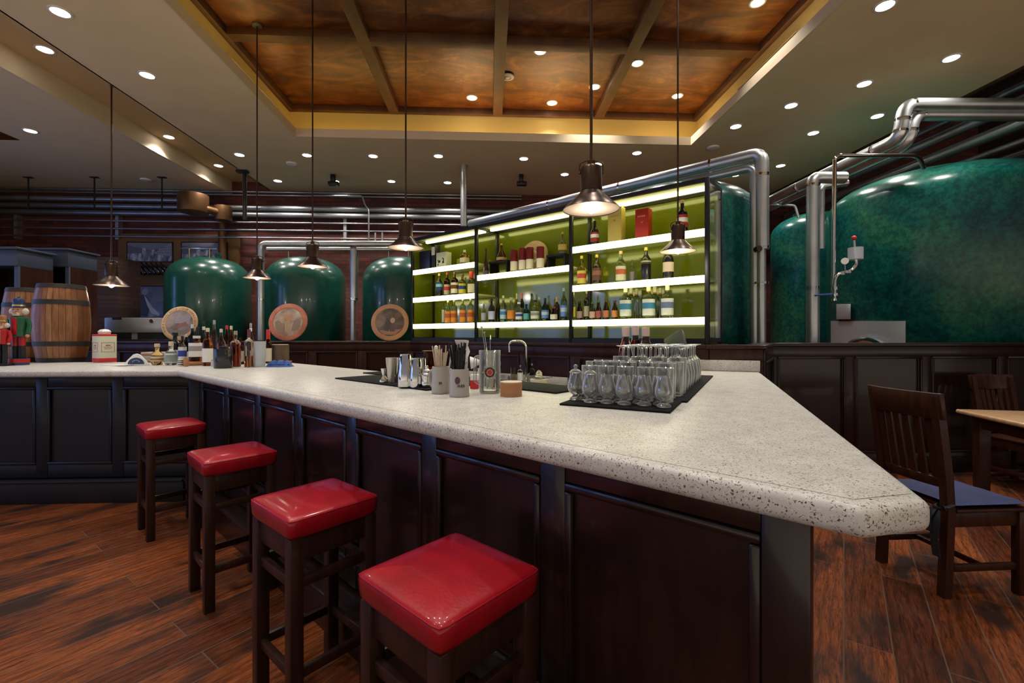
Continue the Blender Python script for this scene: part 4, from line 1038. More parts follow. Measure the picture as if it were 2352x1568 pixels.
gdir = (P(1637,862,ZB)-P(1573,924,ZB)).normalized()
gn = V((-gdir.y, gdir.x, 0))
def mslab(label, c, g0, g1, w_):
    o = MB().box(g0,g1,0,w_,.0005,.0085).build('bar_mat', M['rubber'], loc=(c.x,c.y,ZB), rot=(0,0,math.atan2(gdir.y,gdir.x)), bevel=.003)
    return tag(o, label, 'mat', 'black rubber bar mats')
mslab('black rubber mat under the front rows of tasting glasses', m1, 0, .30, .42)
mslab('black rubber mat under the tumblers and upturned stem glasses', m1 - gn*.02, .302, 1.66, .42)
ZM = ZB + .0092
def GM(g, k):  # along the glass mats / across them towards the bar's inner side
    p = m1 + gdir*g + gn*k; return V((p.x,p.y,ZM))
# --- tasting glasses
def hollow(prof_out, th, zin):
    # outer profile from base up, inner wall back down to zin
    inn = [(max(r-th,.0), z) for r, z in reversed(prof_out) if z > zin]
    return prof_out + inn + [(0, zin)]
def make_tulip(lid=False):
    o = thing('tasting_glass', 'x', 'glass', group='tulip tasting glasses')
    foot = [(0,0),(.0245,0),(.0255,.003),(.024,.009),(.014,.016),(.0105,.022)]
    bowl = [(.0105,.022),(.020,.028),(.030,.040),(.0335,.054),(.031,.072),(.0255,.092),(.0225,.112)]
    pr = foot + bowl[1:]
    MB().lathe(hollow(pr, .0016, .031), 24).build('glass', M['thin'], o, sharp=80)
    if lid:
        MB().lathe([(0,.1125),(.0255,.1125),(.026,.115),(.017,.124),(.006,.129),(.0045,.132),(.008,.137),(.0085,.141),(.006,.146),(0,.148)], 22).build('lid', M['thin'], o, sharp=80)
    return o
def make_tumbler(h=.138, r=.034):
    o = thing('tumbler', 'x', 'glass', group='straight tumblers on the black mat')
    MB().lathe(hollow([(0,0),(r*.86,0),(r*.9,.003),(r,h)], .0018, .012), 24).build('glass', M['thin'], o, sharp=80)
    return o
def make_stem(h=.205, r=.037):
    # stands upside down: rim on the mat, foot in the air
    o = thing('stem_glass', 'x', 'glass', group='upturned stem glasses on the black mat')
    out = [(r*.80,0),(r*.95,.035),(r,.075),(r*.82,.120),(r*.35,.140),(.006,.152),(.0055,h-.022),(.010,h-.010),(r*.92,h-.002),(r*.94,h),(0,h)]
    inn = [(0,.136),(r*.72,.117),(r*.955,.075),(r*.905,.035),(r*.80-.0015,0)]
    mb = MB(); n = 24
    path = [(0,.136)] + [(x,z) for x,z in inn[1:]] + out[:-1] + [(0,h)]
    mb.lathe(path, n)
    mb.build('glass', M['thin'], o, sharp=80)
    return o
tl, tp = make_tulip(True), make_tulip(False)
useds = set()
def put(proto, loc, label, rz=0.0):
    if id(proto) not in useds:
        useds.add(id(proto)); proto.location = loc; proto['label'] = label; proto.rotation_euler = (0,0,rz); return proto
    return again(proto, label, loc, rz)
def OM(u, v):
    p = P(u, v, ZM); p.z = ZM; return p
front = [(1322,921,1),(1356,927,1),(1394,929,0),(1434,932,0),(1480,934,0),(1525,938,0)]
fl_ = ['lidded tulip glass on the black mat nearest the card coasters','lidded tulip glass one place in from the coaster side of the mat','third tulip glass in the front row, without a lid','fourth tulip glass in the front row, without a lid','fifth tulip glass in the front row, without a lid','last tulip glass in the front row, at the near mat corner']
for (u, v, l), lb in zip(front, fl_): put(tl if l else tp, OM(u, v-3), lb, random.random())
# second row of tulips, then rows of tumblers and stem glasses going back along the mats
rowsG = []
def dirrow(g, ks, proto, what, jit=.004):
    for i, k in enumerate(ks):
        put(proto, GM(g+random.uniform(-jit,jit), k+random.uniform(-jit,jit)), '%s %s' % (ORD[i], what), random.random()*3)
dirrow(.125,(.055,.135,.215,.295,.37), tp, 'tulip glass of the second row, counted from the aisle side')
tb = make_tumbler()
dirrow(.215,(.05,.13,.21,.29,.37), tb, 'straight tumbler of the first tumbler row, counted from the aisle side')
tb2 = make_tumbler(.150,.036)
dirrow(.345,(.06,.145,.23,.315,.39), tb2, 'taller tumbler of the second tumbler row, counted from the aisle side')
dirrow(.445,(.05,.135,.22,.305,.385), tb2, 'taller tumbler of the third tumbler row, counted from the aisle side')
tb3 = make_tumbler(.165,.037)
dirrow(.56,(.05,.14,.23,.32), tb3, 'tallest tumbler of the last tumbler row, counted from the aisle side')
sg = make_stem(.215,.040)
for r_, g in enumerate((.70,.82,.94,1.07,1.20,1.33)):
    nm = ('front','second','third','fourth','fifth','back')[r_]
    ks = (.06,.155,.25,.345) if r_ < 5 else (.06,.16,.26)
    dirrow(g, ks, sg if r_ < 4 else sg, 'upturned stem glass in the %s stem row, counted from the aisle side' % nm)
# --- shakers on the long mat
def steel_lathe(name, label, u, v, prof, px_h, cat='shaker', m=None, part='body', n=28):
    p = P(u, v, ZM); p.z = ZM; k = px_h*dep(v,ZM)/F/prof[-1][1]
    o = thing(name, label, cat, p)
    MB().lathe([(r*k,z*k) for r,z in prof], n).build(part, m or M['chrome'], o, sharp=50)
    return o
cup = lambda rb, rt, h, t=.03: [(0,0),(rb,0),(rt,h),(rt-t,h),(rb-t,.03),(0,.03),(0,.0301)]
def cupobj(name, label, u, v, hpx, wb, wt, m, cat='shaker'):
    p = P(u, v, ZM); p.z = ZM; s_ = dep(v,ZM)/F
    o = thing(name, label, cat, p); rb, rt, h_ = wb*s_/2, wt*s_/2, hpx*s_
    MB().lathe([(0,0),(rb*.94,0),(rb,.004),(rt,h_),(rt-.0014,h_),(rb-.0016,.006),(0,.006)], 28).build('body', m, o, sharp=50)
    return o
cupobj('mixing_tin','pale matte mixing cup flaring at the top, beside the small jigger',898,878,57,14.5,24,mat('satin_steel',(.62,.57,.50),.35,metal=.8))
cupobj('mixing_tin','steel mixing cup half hidden behind the tall shaker tin',913,876,55,15,22,M['chrome'])
def tinobj(label, u, v, hpx, wb, wt, name='shaker_tin'):
    p = P(u, v, ZM); p.z = ZM; s_ = dep(v,ZM)/F; rb, rt, h_ = wb*s_/2, wt*s_/2, hpx*s_
    o = thing(name, label, 'shaker', p)
    MB().lathe([(0,0),(rb*.97,0),(rb,.003),(rb*1.0,h_*.25),(rt*1.03,h_*.93),(rt,h_*.94),(rt,h_*.995),(rt*.93,h_),(rt*.9,h_*.985),(0,h_*.985)], 30).build('body', M['chrome'], o, sharp=40)
    return o
tinobj('tallest polished shaker tin, narrowing towards its top',931,887,74,33,25)
tinobj('polished shaker tin just in front of the cobbler shaker',956,888,66,30,22)
p = P(978,884,ZM); p.z = ZM
tinobj('polished shaker tin standing back between its twin and the cobbler shaker',968,884,62,25,19)
o = thing('cobbler_shaker','bulging chrome cobbler shaker with a small knob, beside the grey mugs','shaker',P(980,889,ZM).xy.to_3d()+V((0,0,ZM)))
s_ = dep(889,ZM)/F
MB().lathe([(r*s_,z*s_) for r,z in ((0,0),(10,0),(11.5,2),(12,10),(10,17),(11.5,22),(12,28),(9.5,33),(8,34))]+[(0,34*s_)], 28).build('cup', M['chrome'], o, sharp=50)
MB().lathe([(r*s_,(z+.2)*s_) for r,z in ((0,34),(8.5,34),(8,38),(5,42),(3,43.5),(4.5,46),(4,49),(0,50))], 24).build('cap', M['chrome'], o, sharp=50)
o = thing('jigger','small double cone steel jigger at the mat edge','jigger',P(881,878,ZM).xy.to_3d()+V((0,0,ZM)))
s_ = dep(878,ZM)/F
MB().lathe([(r*s_,z*s_) for r,z in ((0,0),(9,0),(9.5,2),(8,9),(3.5,15),(3,18),(5.5,27),(6,32),(5.3,32),(2,22),(0,22))], 24).build('body', M['chrome'], o, sharp=50)
# --- grey stoneware mugs with straws
def stein(label, u, v, hpx, wpx, hang, txt):
    p = CT(u, v); s_ = dep(v,ZB)/F; r, h_ = wpx*s_/2, hpx*s_
    o = thing('stoneware_mug', label, 'mug', p, 0, 'grey stoneware beer mugs')
    MB().lathe([(0,0),(r*1.0,0),(r*1.02,.004),(r*1.02,.012),(r*.99,.016),(r*.97,h_*.86),(r*.93,h_*.93),(r*.93,h_),(r*.85,h_),(r*.85,.012),(0,.012)], 36).build('body', M['grey'], o, sharp=50)
    hp = [(r*.96,0,h_*.82),(r*1.35,0,h_*.84),(r*1.55,0,h_*.62),(r*1.45,0,h_*.32),(r*.97,0,h_*.18)]
    MB().tube(bend(hp,.03), .0075, 10).build('handle', M['grey'], o, rot=(0,0,hang))
    # the emblem and what can be read of the lettering, facing the stools
    fa = math.atan2(-p.y, -p.x) + (.12 if txt else -.55)
    if txt:
        rr = r*.985
        MB().lathe([(0,0),(.012,0),(.012,.0012),(0,.0012)], 20, M=Matrix.Rotation(fa-.30,4,'Z') @ Matrix.Translation((rr,0,h_*.60)) @ Matrix.Rotation(PI/2,4,'Y') @ Matrix.Diagonal((1.35,1,1,1))).build('emblem', PAINT((.09,.03,.045)), o)
    for k, ch in enumerate('ANER'):
        a_ = fa - .22 + k*.19 if txt else fa + .05 + k*.19
        if not txt and k < 2: continue
        text('lettering', ch, .0165, M['ink'], o, ((r*.988)*math.cos(a_), (r*.988)*math.sin(a_), h_*.40), (PI/2,0,a_+PI/2), ext=.0012)
    return o, p, r, h_
o1, p1, r1_, h1 = stein('grey stoneware mug holding pale sticks, behind its neighbour', 1012, 903, 61, 41, 2.6, False)
o2, p2, r2_, h2 = stein('grey stoneware mug with dark emblem, holding black straws', 1055, 910, 63, 46, 2.2, True)
def bundle(name, label, cat, n, p, r, h_, m, ln, spread, seed, rad=.0026, bias=(0,0)):
    rnd = random.Random(seed); o = thing(name, label, cat, p + V((0,0,.0135)))
    for i in range(n):
        a_ = rnd.random()*6.283; q = r*.55*math.sqrt(rnd.random())
        b_ = V((q*math.cos(a_), q*math.sin(a_), 0)); lean = V((math.cos(a_)*spread+bias[0], math.sin(a_)*spread+bias[1], 0))*rnd.uniform(.4,1)
        L = ln*rnd.uniform(.85,1.05); topv = b_ + lean*L + V((0,0,L))
        rr = math.hypot(*( (b_+lean*h_)[:2])); lim = r*.78
        if rr > lim: b_ *= .4; lean *= .55; topv = b_ + lean*L + V((0,0,L))
        MB().tube([b_, topv], rad, 6).build('stick' if m is M['beige'] else 'straw', m, o)
    return o
bundle('stirring_sticks','bundle of pale wooden stirring sticks in the rear grey mug','stirrers',22,p1,r1_,h1,M['beige'],.205,.36,3)
bundle('drinking_straws','thick bundle of black straws in the front grey mug','straws',70,p2,r2_,h2,M['black'],.222,.19,5,.0034)
for i, (pp, dx, label) in enumerate(((p1,-.012,'white plastic spoon standing among the pale sticks'),(p1,.026,'white plastic spoon leaning towards the black straws'))):
    o = thing('plastic_spoon', label, 'spoon', pp + V((dx,.012,.014)), 0, 'white plastic spoons')
    MB().tube([(0,0,0),(dx*.9,0,.175)], .0035, 8).build('handle', M['white'], o)
    MB().lathe([(0,0),(.006,.004),(.011,.02),(.009,.035),(0,.042)], 12, (dx*.9,0,.173), M=Matrix.Diagonal((1,.35,1,1))).build('bowl', M['white'], o, sharp=60)
# crumpled white bag in the front mug
o = thing('paper_wrapper','crumpled white straw wrapper sticking up from the front mug','wrapper',p2+V((.026,-.008,.02)))
pts_ = []; mb = MB(); rnd = random.Random(8)
for k in range(9):
    z = .02 + k*.027; w_ = .008+.016*abs(math.sin(k*1.3)) + (.014 if k > 4 else 0)
    pts_.append([V((-w_ - .012*(k/8), rnd.uniform(-.004,.004), z)), V((rnd.uniform(-.002,.002), .010*math.sin(k*2.1), z)), V((w_*.8 - .010*(k/8), rnd.uniform(-.004,.004), z+rnd.uniform(-.004,.004)))])
for side in (0,1):
    for row in pts_: mb.v += [tuple(q + V((0,.0015*side,0))) for q in row]
n9 = len(pts_)
for k in range(n9-1):
    for j in range(2):
        a_ = k*3+j; mb.f.append((a_,a_+1,a_+4,a_+3)); b_ = a_+n9*3; mb.f.append((b_,b_+3,b_+4,b_+1))
mb.build('paper', M['white'], o, sharp=20)
# white sieve cone behind
o = thing('cone_strainer','white conical paper strainer leaning behind the front mug','strainer',CT(1084,893)+V((.03,.10,0)))
MB().tube([(0,0,0),(0,0,.10)], .004, 8).build('handle', M['white'], o)
MB().lathe([(0,0),(.034,.075),(.033,.077),(.0,.006)], 24, M=Matrix.Translation((.035,0,.135)) @ Matrix.Rotation(math.radians(-95),4,'Y')).build('cone', M['white'], o, sharp=60)
# red and white packet
o = thing('snack_packet','red and white packet standing between grey mug and glass mug','packet',CT(1090,893))
MB().box(-.022,.022,-.012,.012,0,.075).build('packet', M['white'], o, bevel=.004)
MB().box(-.023,.023,-.0132,-.0122,.002,.045).build('red_print', M['inkred'], o)
# dimpled glass mug with tools
p = CT(1125,902); s_ = dep(902,ZB)/F; r, h_ = 25*s_, 97*s_
o = thing('glass_beer_mug','large dimpled glass beer mug with a round red emblem, full of bar tools','mug',p)
pr = [(0,0),(r*.92,0),(r*.97,.006)]
for k in range(1,9):
    z = .012 + (h_*.72)*k/8; pr += [(r*(1.0 if k%2 else .955), z)]
pr += [(r*.97,h_*.8),(r*.99,h_)]
MB().lathe(pr + [(r*.90,h_),(r*.88,h_*.8),(r*.86,.02),(0,.02)], 32).build('glass', M['thin'], o, sharp=80)
MB().tube(bend([(r*.95,0,h_*.84),(r*1.45,0,h_*.84),(r*1.5,0,h_*.25),(r*.95,0,h_*.2)],.03), .008, 10).build('handle', M['thin'], o, rot=(0,0,2.75))
fa = math.atan2(-p.y,-p.x)
Me = Matrix.Rotation(fa,4,'Z') @ Matrix.Translation((r*1.005,0,h_*.50)) @ Matrix.Rotation(PI/2,4,'Y')
MB().lathe([(.0165,0),(.0235,0),(.0235,.001),(.0165,.001)], 28, M=Me, loop=True).build('emblem_ring', M['ink'], o)
MB().lathe([(0,0),(.016,0),(.016,.0012),(0,.0012)], 28, M=Me).build('emblem', PAINT((.60,.10,.08)), o)
mbk = MB()
for k in range(5): mbk.lathe([(0,0),(.0032,0),(.0032,.0004),(0,.0004)], 8, M=Me @ Matrix.Translation((.006*math.cos(k*1.257+.3),.006*math.sin(k*1.257+.3),.0014)))
mbk.build('emblem_mark', PAINT((.12,.03,.03)), o)
wh = MB()
for k in range(8):
    a_ = k*.785; wh.lathe([(0,0),(.0042,0),(.0042,.0004),(0,.0004)], 10, M=Me @ Matrix.Translation((.034*math.cos(a_),.030*math.sin(a_)-.002,.0003)))
wh.build('leaf_wreath', PAINT((.30,.36,.26)), o)
base_ = p + V((0,0,.0215))
def tool(name, label, cat, a, b_, rad, m, head=None):
    t_ = thing(name, label, cat, base_); MB().tube([a,b_], rad, 8).build('shaft', m, t_)
    if head: head(t_, V(b_))
    return t_
tool('bar_spoon','long thin bar spoon leaning far out of the glass mug','spoon',(.006,.004,0),(-.040,.05,.295),.0018,M['chrome'],lambda t_,b_: MB().sphere(b_,.006).build('tip',M['chrome'],t_))
tool('bar_spoon','second long bar spoon in the glass mug, slightly more upright','spoon',(.008,-.004,0),(-.026,.03,.27),.0018,M['chrome'],lambda t_,b_: MB().sphere(b_,.005).build('tip',M['chrome'],t_))
tool('cocktail_fork','straight fork with a twisted end rising from the glass mug','fork',(0,.01,0),(.002,.03,.235),.0018,M['chrome'],lambda t_,b_: MB().cyl(b_,b_+V((0,0,.022)),.004,.002,8).build('tines',M['chrome'],t_))
for i, (x, lb) in enumerate(((-.020,'rounded steel tongs in the glass mug, nearer the grey mug'),(.022,'rounded steel tongs in the glass mug, nearer the card coasters'))):
    t_ = thing('ice_tongs', lb, 'tongs', base_, 0, 'steel ice tongs')
    MB().tube(bend([(x*.6,-.012,.0),(x,-.010,.170),(x+.003,0,.184),(x,.010,.170),(x*.6,.012,0)],.010), .0042, 8).build('bow', M['chrome'], t_)
# stack of card coasters
p = CT(1174,909); s_ = dep(909,ZB)/F; r, h_ = 25*s_, 33*s_
nC = 14
for i in range(nC):
    th = h_/nC; pr = MB().lathe([(0,0),(r,0),(r,th-.0004),(0,th-.0004)], 36)
    o = pr.build('coaster', M['cork'] if i < nC-1 else M['cork_top'], loc=(p.x+random.uniform(-.0006,.0006),p.y+random.uniform(-.0006,.0006),p.z+i*th))
    tag(o, ('round brown card coaster, %s from the bottom of the stack' % (ORD[i] if i < 12 else 'thirteenth')) if i < nC-1 else 'pale topmost round coaster of the stack', 'coaster', 'stack of round card coasters')
# amber jar behind
p = CT(984,852)
o = thing('glass_jar','ribbed amber glass jar standing behind the shakers','jar',p)
pr = [(0,0)]
for k in range(13): pr.append((.042 if k%2 else .0395, .004+.011*k))
MB().lathe(pr + [(.042,.15),(.038,.15),(.036,.012),(0,.012)], 24).build('body', G((.55,.16,.04)), o, sharp=80)
MB().lathe([(0,.1515),(.048,.1515),(.048,.158),(0,.158)], 24).build('lid', M['copper'], o)
# --- the sink corner on the back counter
def KB(u, v):
    p = P(u, v, ZK); p.z = ZK+.001; return p
p = W(.155,4.74); p.z = ZK+.001
tf = sx(1209,-.09)[0]; fp = BL + bd_*tf - bn*.09; fp.z = ZK+.001
o = thing('faucet','tall curved chrome faucet over the bar sink','faucet',fp, math.atan2(bd_.y,bd_.x))
MB().lathe([(0,0),(.026,0),(.026,.012),(.016,.02),(.016,.10),(0,.10)], 20).build('base', M['chrome'], o)
hz = .385
MB().tube(bend([(0,0,.1),(0,0,hz+.03),(-.175,-.06,hz+.03),(-.175,-.06,hz-.085)],.088,8), .012, 12).build('spout', M['chrome'], o)
MB().tube([(.016,0,.07),(.07,-.02,.10)], .006, 8).build('lever', M['chrome'], o)
def kb_loc(t, y): q = BL + bd_*t - bn*y; return V((q.x,q.y,ZK+.001))
bottle('soap_bottle','clear pump bottle with white label beside the faucet','bottle',kb_loc(sx(1195,-.15)[0],.15),.17,.028,'shoulder',glass=CLR,lab=WHT,labz=(.1,.55),cap=GRY)
bottle('soap_bottle','grey pump bottle behind the citrus bowl','bottle',kb_loc(sx(1222,-.12)[0],.12),.19,.026,'shoulder',glass=(.5,.52,.55),cap=GRY)
o = thing('water_glass','clear tumbler with tea coloured rest on the sink edge','glass',kb_loc(sx(1180,-.09)[0],.09))
MB().lathe([(0,0),(.03,0),(.036,.14),(.034,.14),(.0285,.008),(0,.008)], 20).build('glass', M['glass'], o, sharp=80)
MB().lathe([(0,.0085),(.0275,.0085),(.031,.07),(0,.07)], 20).build('drink', G((.75,.5,.25),0), o)
o = thing('citrus_press','glass citrus press in a pale saucer on the back counter','citrus press',kb_loc(sx(1238,-.2)[0],.20))
MB().lathe([(0,0),(.06,0),(.085,.02),(.09,.05),(.084,.05),(.078,.024),(.0,.02)], 24).build('saucer', M['cream'], o, sharp=50)
MB().lathe([(0,.0505),(.05,.0505),(.055,.054),(.036,.07),(.030,.11),(.012,.135),(0,.137)], 20).build('press_cone', M['glass'], o, sharp=60)
MB().bar((.05,.0,.056),(.13,.02,.066),.025,.006).build('handle', M['glass'], o)
o = thing('steel_tray','shallow steel ice scoop tray at the sink edge','tray',kb_loc(sx(1150,-.09)[0],.09))
MB().box(-.08,.08,-.05,.02,.0,.01).box(-.08,-.07,-.05,.02,.01,.05).box(.07,.08,-.05,.02,.01,.05).box(-.07,.07,.01,.02,.01,.05).build('tray', M['steel'], o)
# --- syrup bottles and the till at the far end of the right-hand counter leg
syr = [(1437,862,751,19,'clear syrup bottle with cream cap, behind the upturned glasses',None,CLR),(1459,858,748,18,'syrup bottle filled with dark red liquid behind the upturned glasses',(.35,.01,.02),CLR),(1483,855,752,20,'clear bottle with a wide pinkish collar behind the upturned glasses',None,CLR)]
for u, v, vt, w_, lb, liq, gl in syr:
    p = P(u, v, ZB); d = dep(v,ZB); p.z = ZB+.0012
    bottle('syrup_bottle', lb, 'bottle', p, (v-vt)*d/F, w_*d/F/2*1.65, 'syrup', glass=gl, liquid=liq, lev=.70, cap=(.62,.45,.38), capz=.80, group='syrup bottles by the till')
p = P(1552,852,ZB); p.z = ZB+.0012
o = thing('till_terminal','grey touch-screen till tilted back beside the upturned glasses','till',p, math.radians(-38))
MB().box(-.09,.09,-.02,.13,0,.02).build('base', M['iron'], o, bevel=.006)
MB().bar((0,.06,.0205),(0,.02,.16),.05,.03).build('stand', M['iron'], o, bevel=.004)
Ms = Matrix.Translation((0,-.01,.215)) @ Matrix.Rotation(math.radians(-32),4,'Y') @ Matrix.Rotation(math.radians(40),4,'X')
mb = MB(); mb.box(-.085,.085,-.115,.115,-.02,.02); mb.v = [tuple(Ms @ V(q)) for q in mb.v]
mb.build('screen_housing', mat('till_plastic',(.022,.032,.030),.6,spec=.2), o, bevel=.014, seg=3)
mb = MB(); mb.box(-.075,.075,-.10,.10,-.0215,-.0203); mb.v = [tuple(Ms @ V(q)) for q in mb.v]; mb.build('screen', PAINT((.01,.012,.014),.1), o)
# ================================================================== LEFT END OF THE BAR
def cask(label, u, v, hpx, wpx, d=None):
    d = d or dep(v,ZB)+.28
    p = Q(u, v, d); p.z = ZB+.0012
    h_ = hpx*d/F; r = wpx*d/F/2/math.sqrt(1+((u-CU)/F)**2)
    o = thing('wooden_cask', label, 'cask', p, random.random(), 'oak casks on the bar')
    pr = [(0,.02*h_),(r*.74,.02*h_),(r*.75,0),(r*.80,0)]
    pr += [(r*(.80+.20*math.sin(PI*k/12)**.8), h_*k/12) for k in range(1,12)]
    pr += [(r*.80,h_),(r*.75,h_),(r*.74,h_*.975),(0,h_*.975)]
    MB().lathe(pr, 48).build('staves', M['stave'], o, sharp=50)
    rr = lambda z: r*(.80+.20*math.sin(PI*z)**.8)
    for z0, z1 in ((.005,.055),(.205,.265),(.735,.795),(.945,.998)):
        MB().lathe([(rr(z0)-.002,z0*h_),(rr(z0)+.004,z0*h_),(rr(z1)+.004,z1*h_),(rr(z1)-.002,z1*h_)], 48, loop=True).build('hoop', M['hoop'], o)
    MB().lathe([(0,h_*.976),(r*.735,h_*.976),(r*.735,h_*.982),(0,h_*.982)], 40).build('head', M['stave_top'], o)
    return o, p, r, h_
cask('large oak cask with dark iron hoops standing next to the red and white tin',142,834,176,140)
cask('oak cask half hidden behind the front cask and the nutcracker',66,834,166,128, 4.95)
def nutcracker(label, u, v, hpx, coat, trous, hat, drum=True):
    p = CT(u, v); s_ = hpx*dep(v,ZB)/F
    o = thing('nutcracker_figure', label, 'figurine', p, math.atan2(-p.x*0-1,0)+PI/2+.25, 'nutcracker soldiers beside the casks')
    k = s_
    if drum: MB().lathe([(0,0),(.115*k,0),(.115*k,.095*k),(0,.095*k)], 20).build('base', M['pblue'], o); MB().lathe([(.115*k,.035*k),(.118*k,.035*k),(.118*k,.09*k),(.115*k,.09*k)], 20, loop=True).build('base_band', M['pred'], o)
    else: MB().box(-.13*k,.13*k,-.10*k,.10*k,0,.05*k).build('base', M['black'], o, bevel=.004)
    zb = .096*k if drum else .051*k
    for x in (-.042,.042):
        MB().lathe([(0,zb),(.036*k,zb),(.036*k,.27*k),(.030*k,.28*k),(0,.28*k)], 14, (x*k,0,0)).build('boot', M['black'], o)
        MB().lathe([(0,.281*k),(.034*k,.281*k),(.036*k,.42*k),(0,.42*k)], 14, (x*k,0,0)).build('trouser_leg', trous, o)
    MB().lathe([(0,.421*k),(.095*k,.421*k),(.085*k,.50*k),(.095*k,.62*k),(.10*k,.69*k),(.06*k,.715*k),(0,.715*k)], 20).build('coat', coat, o)
    MB().box(-.03*k,.03*k,-.102*k,-.08*k,.45*k,.69*k).build('coat_front', M['pred'] if coat is not M['pred'] else M['goldcap'], o, bevel=.003)
    for s2 in (-1,1):
        MB().tube([(s2*.105*k,0,.68*k),(s2*.125*k,0,.58*k),(s2*.12*k,-.03*k,.46*k)], .030*k, 10).build('arm', coat, o)
        MB().sphere((s2*.12*k,-.035*k,.43*k), .026*k, 10).build('hand', M['flesh'], o)
    MB().lathe([(0,.716*k),(.045*k,.716*k),(.065*k,.74*k),(.068*k,.82*k),(.06*k,.84*k),(0,.84*k)], 16).build('head', M['flesh'], o)
    MB().box(-.02*k,.02*k,-.085*k,-.06*k,.755*k,.765*k).sphere((0,-.072*k,.79*k), .014*k, 8).build('face_nose', M['flesh'], o)
    for s2 in (-1,1): MB().sphere((s2*.026*k,-.062*k,.812*k), .008*k, 8).build('eye', M['black'], o)
    MB().lathe([(.0,.735*k),(.03*k,.72*k),(.04*k,.76*k),(.0,.775*k)], 12, (0,-.055*k,0), M=Matrix.Diagonal((1.3,.6,1,1))).build('beard', M['hairwhite'], o)
    for s2 in (-1,1): MB().sphere((s2*.072*k,.005*k,.785*k), .042*k, 10, 1.2).build('hair', M['hairwhite'], o)
    MB().lathe([(0,.841*k),(.074*k,.841*k),(.072*k,.855*k),(.062*k,.86*k),(.066*k,.95*k),(.05*k,.975*k),(.015*k,.985*k),(.014*k,1.0*k),(0,1.0*k)], 18).build('hat', hat, o)
    MB().lathe([(.064*k,.862*k),(.069*k,.862*k),(.069*k,.885*k),(.064*k,.885*k)], 18, loop=True).build('hat_band', M['goldcap'], o)
    return o
nutcracker('tall nutcracker soldier in green coat and red trousers on a painted drum',43,838,156,M['pgreen'],M['pred'],M['pblue'])
nutcracker('shorter nutcracker drummer in red at the edge beside the tall soldier',5,840,118,M['pred'],M['black'],M['slab'],False)
# red and white tin
p = CT(240,832); s_ = dep(832,ZB)/F
o = thing('biscuit_tin','red and white square tin with paper bag on top, right of the casks','tin',p,-.52)
wt, ht = .15, 64*s_
MB().box(-wt/2,wt/2,-wt/2,wt/2,0,ht).build('body', M['whitebox'], o, bevel=.006)
MB().box(-wt/2-.001,wt/2+.001,-wt/2-.001,wt/2+.001,.003,.048).build('red_band', M['inkred'], o, bevel=.005)
MB().box(-wt/2-.001,wt/2+.001,-wt/2-.001,wt/2+.001,ht-.02,ht+.002).build('lid', M['inkred'], o, bevel=.005)
for rz_, nm in ((0,'front'),(PI/2,'side')):
    mb = MB(); a_ = wt/2
    for z0, z1, x0, x1 in ((.10,.19,-.055,-.052),(.10,.19,.052,.055),(.19,.193,-.055,.055),(.10,.103,-.055,.055),(.16,.17,-.02,.02),(.145,.15,-.035,.035),(.13,.134,-.03,.03)):
        mb.box(x0,x1,-a_-.0016,-a_-.0004,z0*ht/.27,z1*ht/.27)
    mb.build('print', PAINT((.35,.10,.08)), o, rot=(0,0,rz_))
text('lettering','BIER',.035,M['inkred'],o,(.0,-wt/2-.0015,.075),(PI/2,0,0),ext=.0006) if False else None
mb = MB(); mb.lathe([(.05,ht+.0025),(.055,ht+.03),(.035,ht+.05),(.0,ht+.055)], 9); mb.build('paper_bag', M['white'], o, sharp=10)
# napkin holder and placemats
p = CT(314,839); s_ = dep(839,ZB)/F
o = thing('napkin_holder','white triangular napkin holder with dark blue emblem at the bar edge','napkin holder',p,.25)
wv, hv = 26*s_*1.9, 27*s_
mb = MB(); pts2 = [(-wv/2,0),(wv/2,0),(wv*.36,hv*.42),(wv*.12,hv*.92),(0,hv),(-wv*.12,hv*.92),(-wv*.36,hv*.42)]
n7 = len(pts2); vs = [(x,-.012,z) for x,z in pts2] + [(x,.012,z) for x,z in pts2]
mb.add(vs, [tuple(range(n7)), tuple(range(2*n7-1,n7-1,-1))] + [(i,n7+i,n7+(i+1)%n7,(i+1)%n7) for i in range(n7)]); mb.build('holder', M['white'], o, bevel=.003)
mb = MB(); arc = [(.36*wv*math.cos(a_/10*PI)*.9, .012+.55*hv*math.sin(a_/10*PI)) for a_ in range(11)]
vs = [(x,-.0138,z) for x,z in arc] + [(x,-.0124,z) for x,z in arc]; n11 = 11
mb.add(vs, [tuple(range(n11)), tuple(range(2*n11-1,n11-1,-1))] + [(i,n11+i,n11+(i+1)%n11,(i+1)%n11) for i in range(n11)]); mb.build('emblem', PAINT((.03,.05,.13)), o)
mb = MB()
for i in range(5):
    a_ = PI*(.2+.15*i); mb.box(.15*wv*math.cos(a_)-.003,.15*wv*math.cos(a_)+.003,-.0146,-.0139,.018+.28*hv*math.sin(a_)-.003,.018+.28*hv*math.sin(a_)+.003)
mb.build('emblem_stars', M['white'], o)
p = CT(262,846)
for i, (u, v, a_) in enumerate(((256,838,.3),(281,840,-.1))):
    q = CT(u, v)
    o = MB().box(-.07,.07,-.05,.05,0,.004).build('paper_napkin', M['white'], loc=(q.x,q.y,q.z+i*.0045), rot=(0,0,a_))
    tag(o, ('white paper napkin lying flat in front of the tin','white paper napkin lying beside the triangular holder')[i], 'napkin')
q = CT(345,833); q = V((q.x,q.y+.12,q.z))
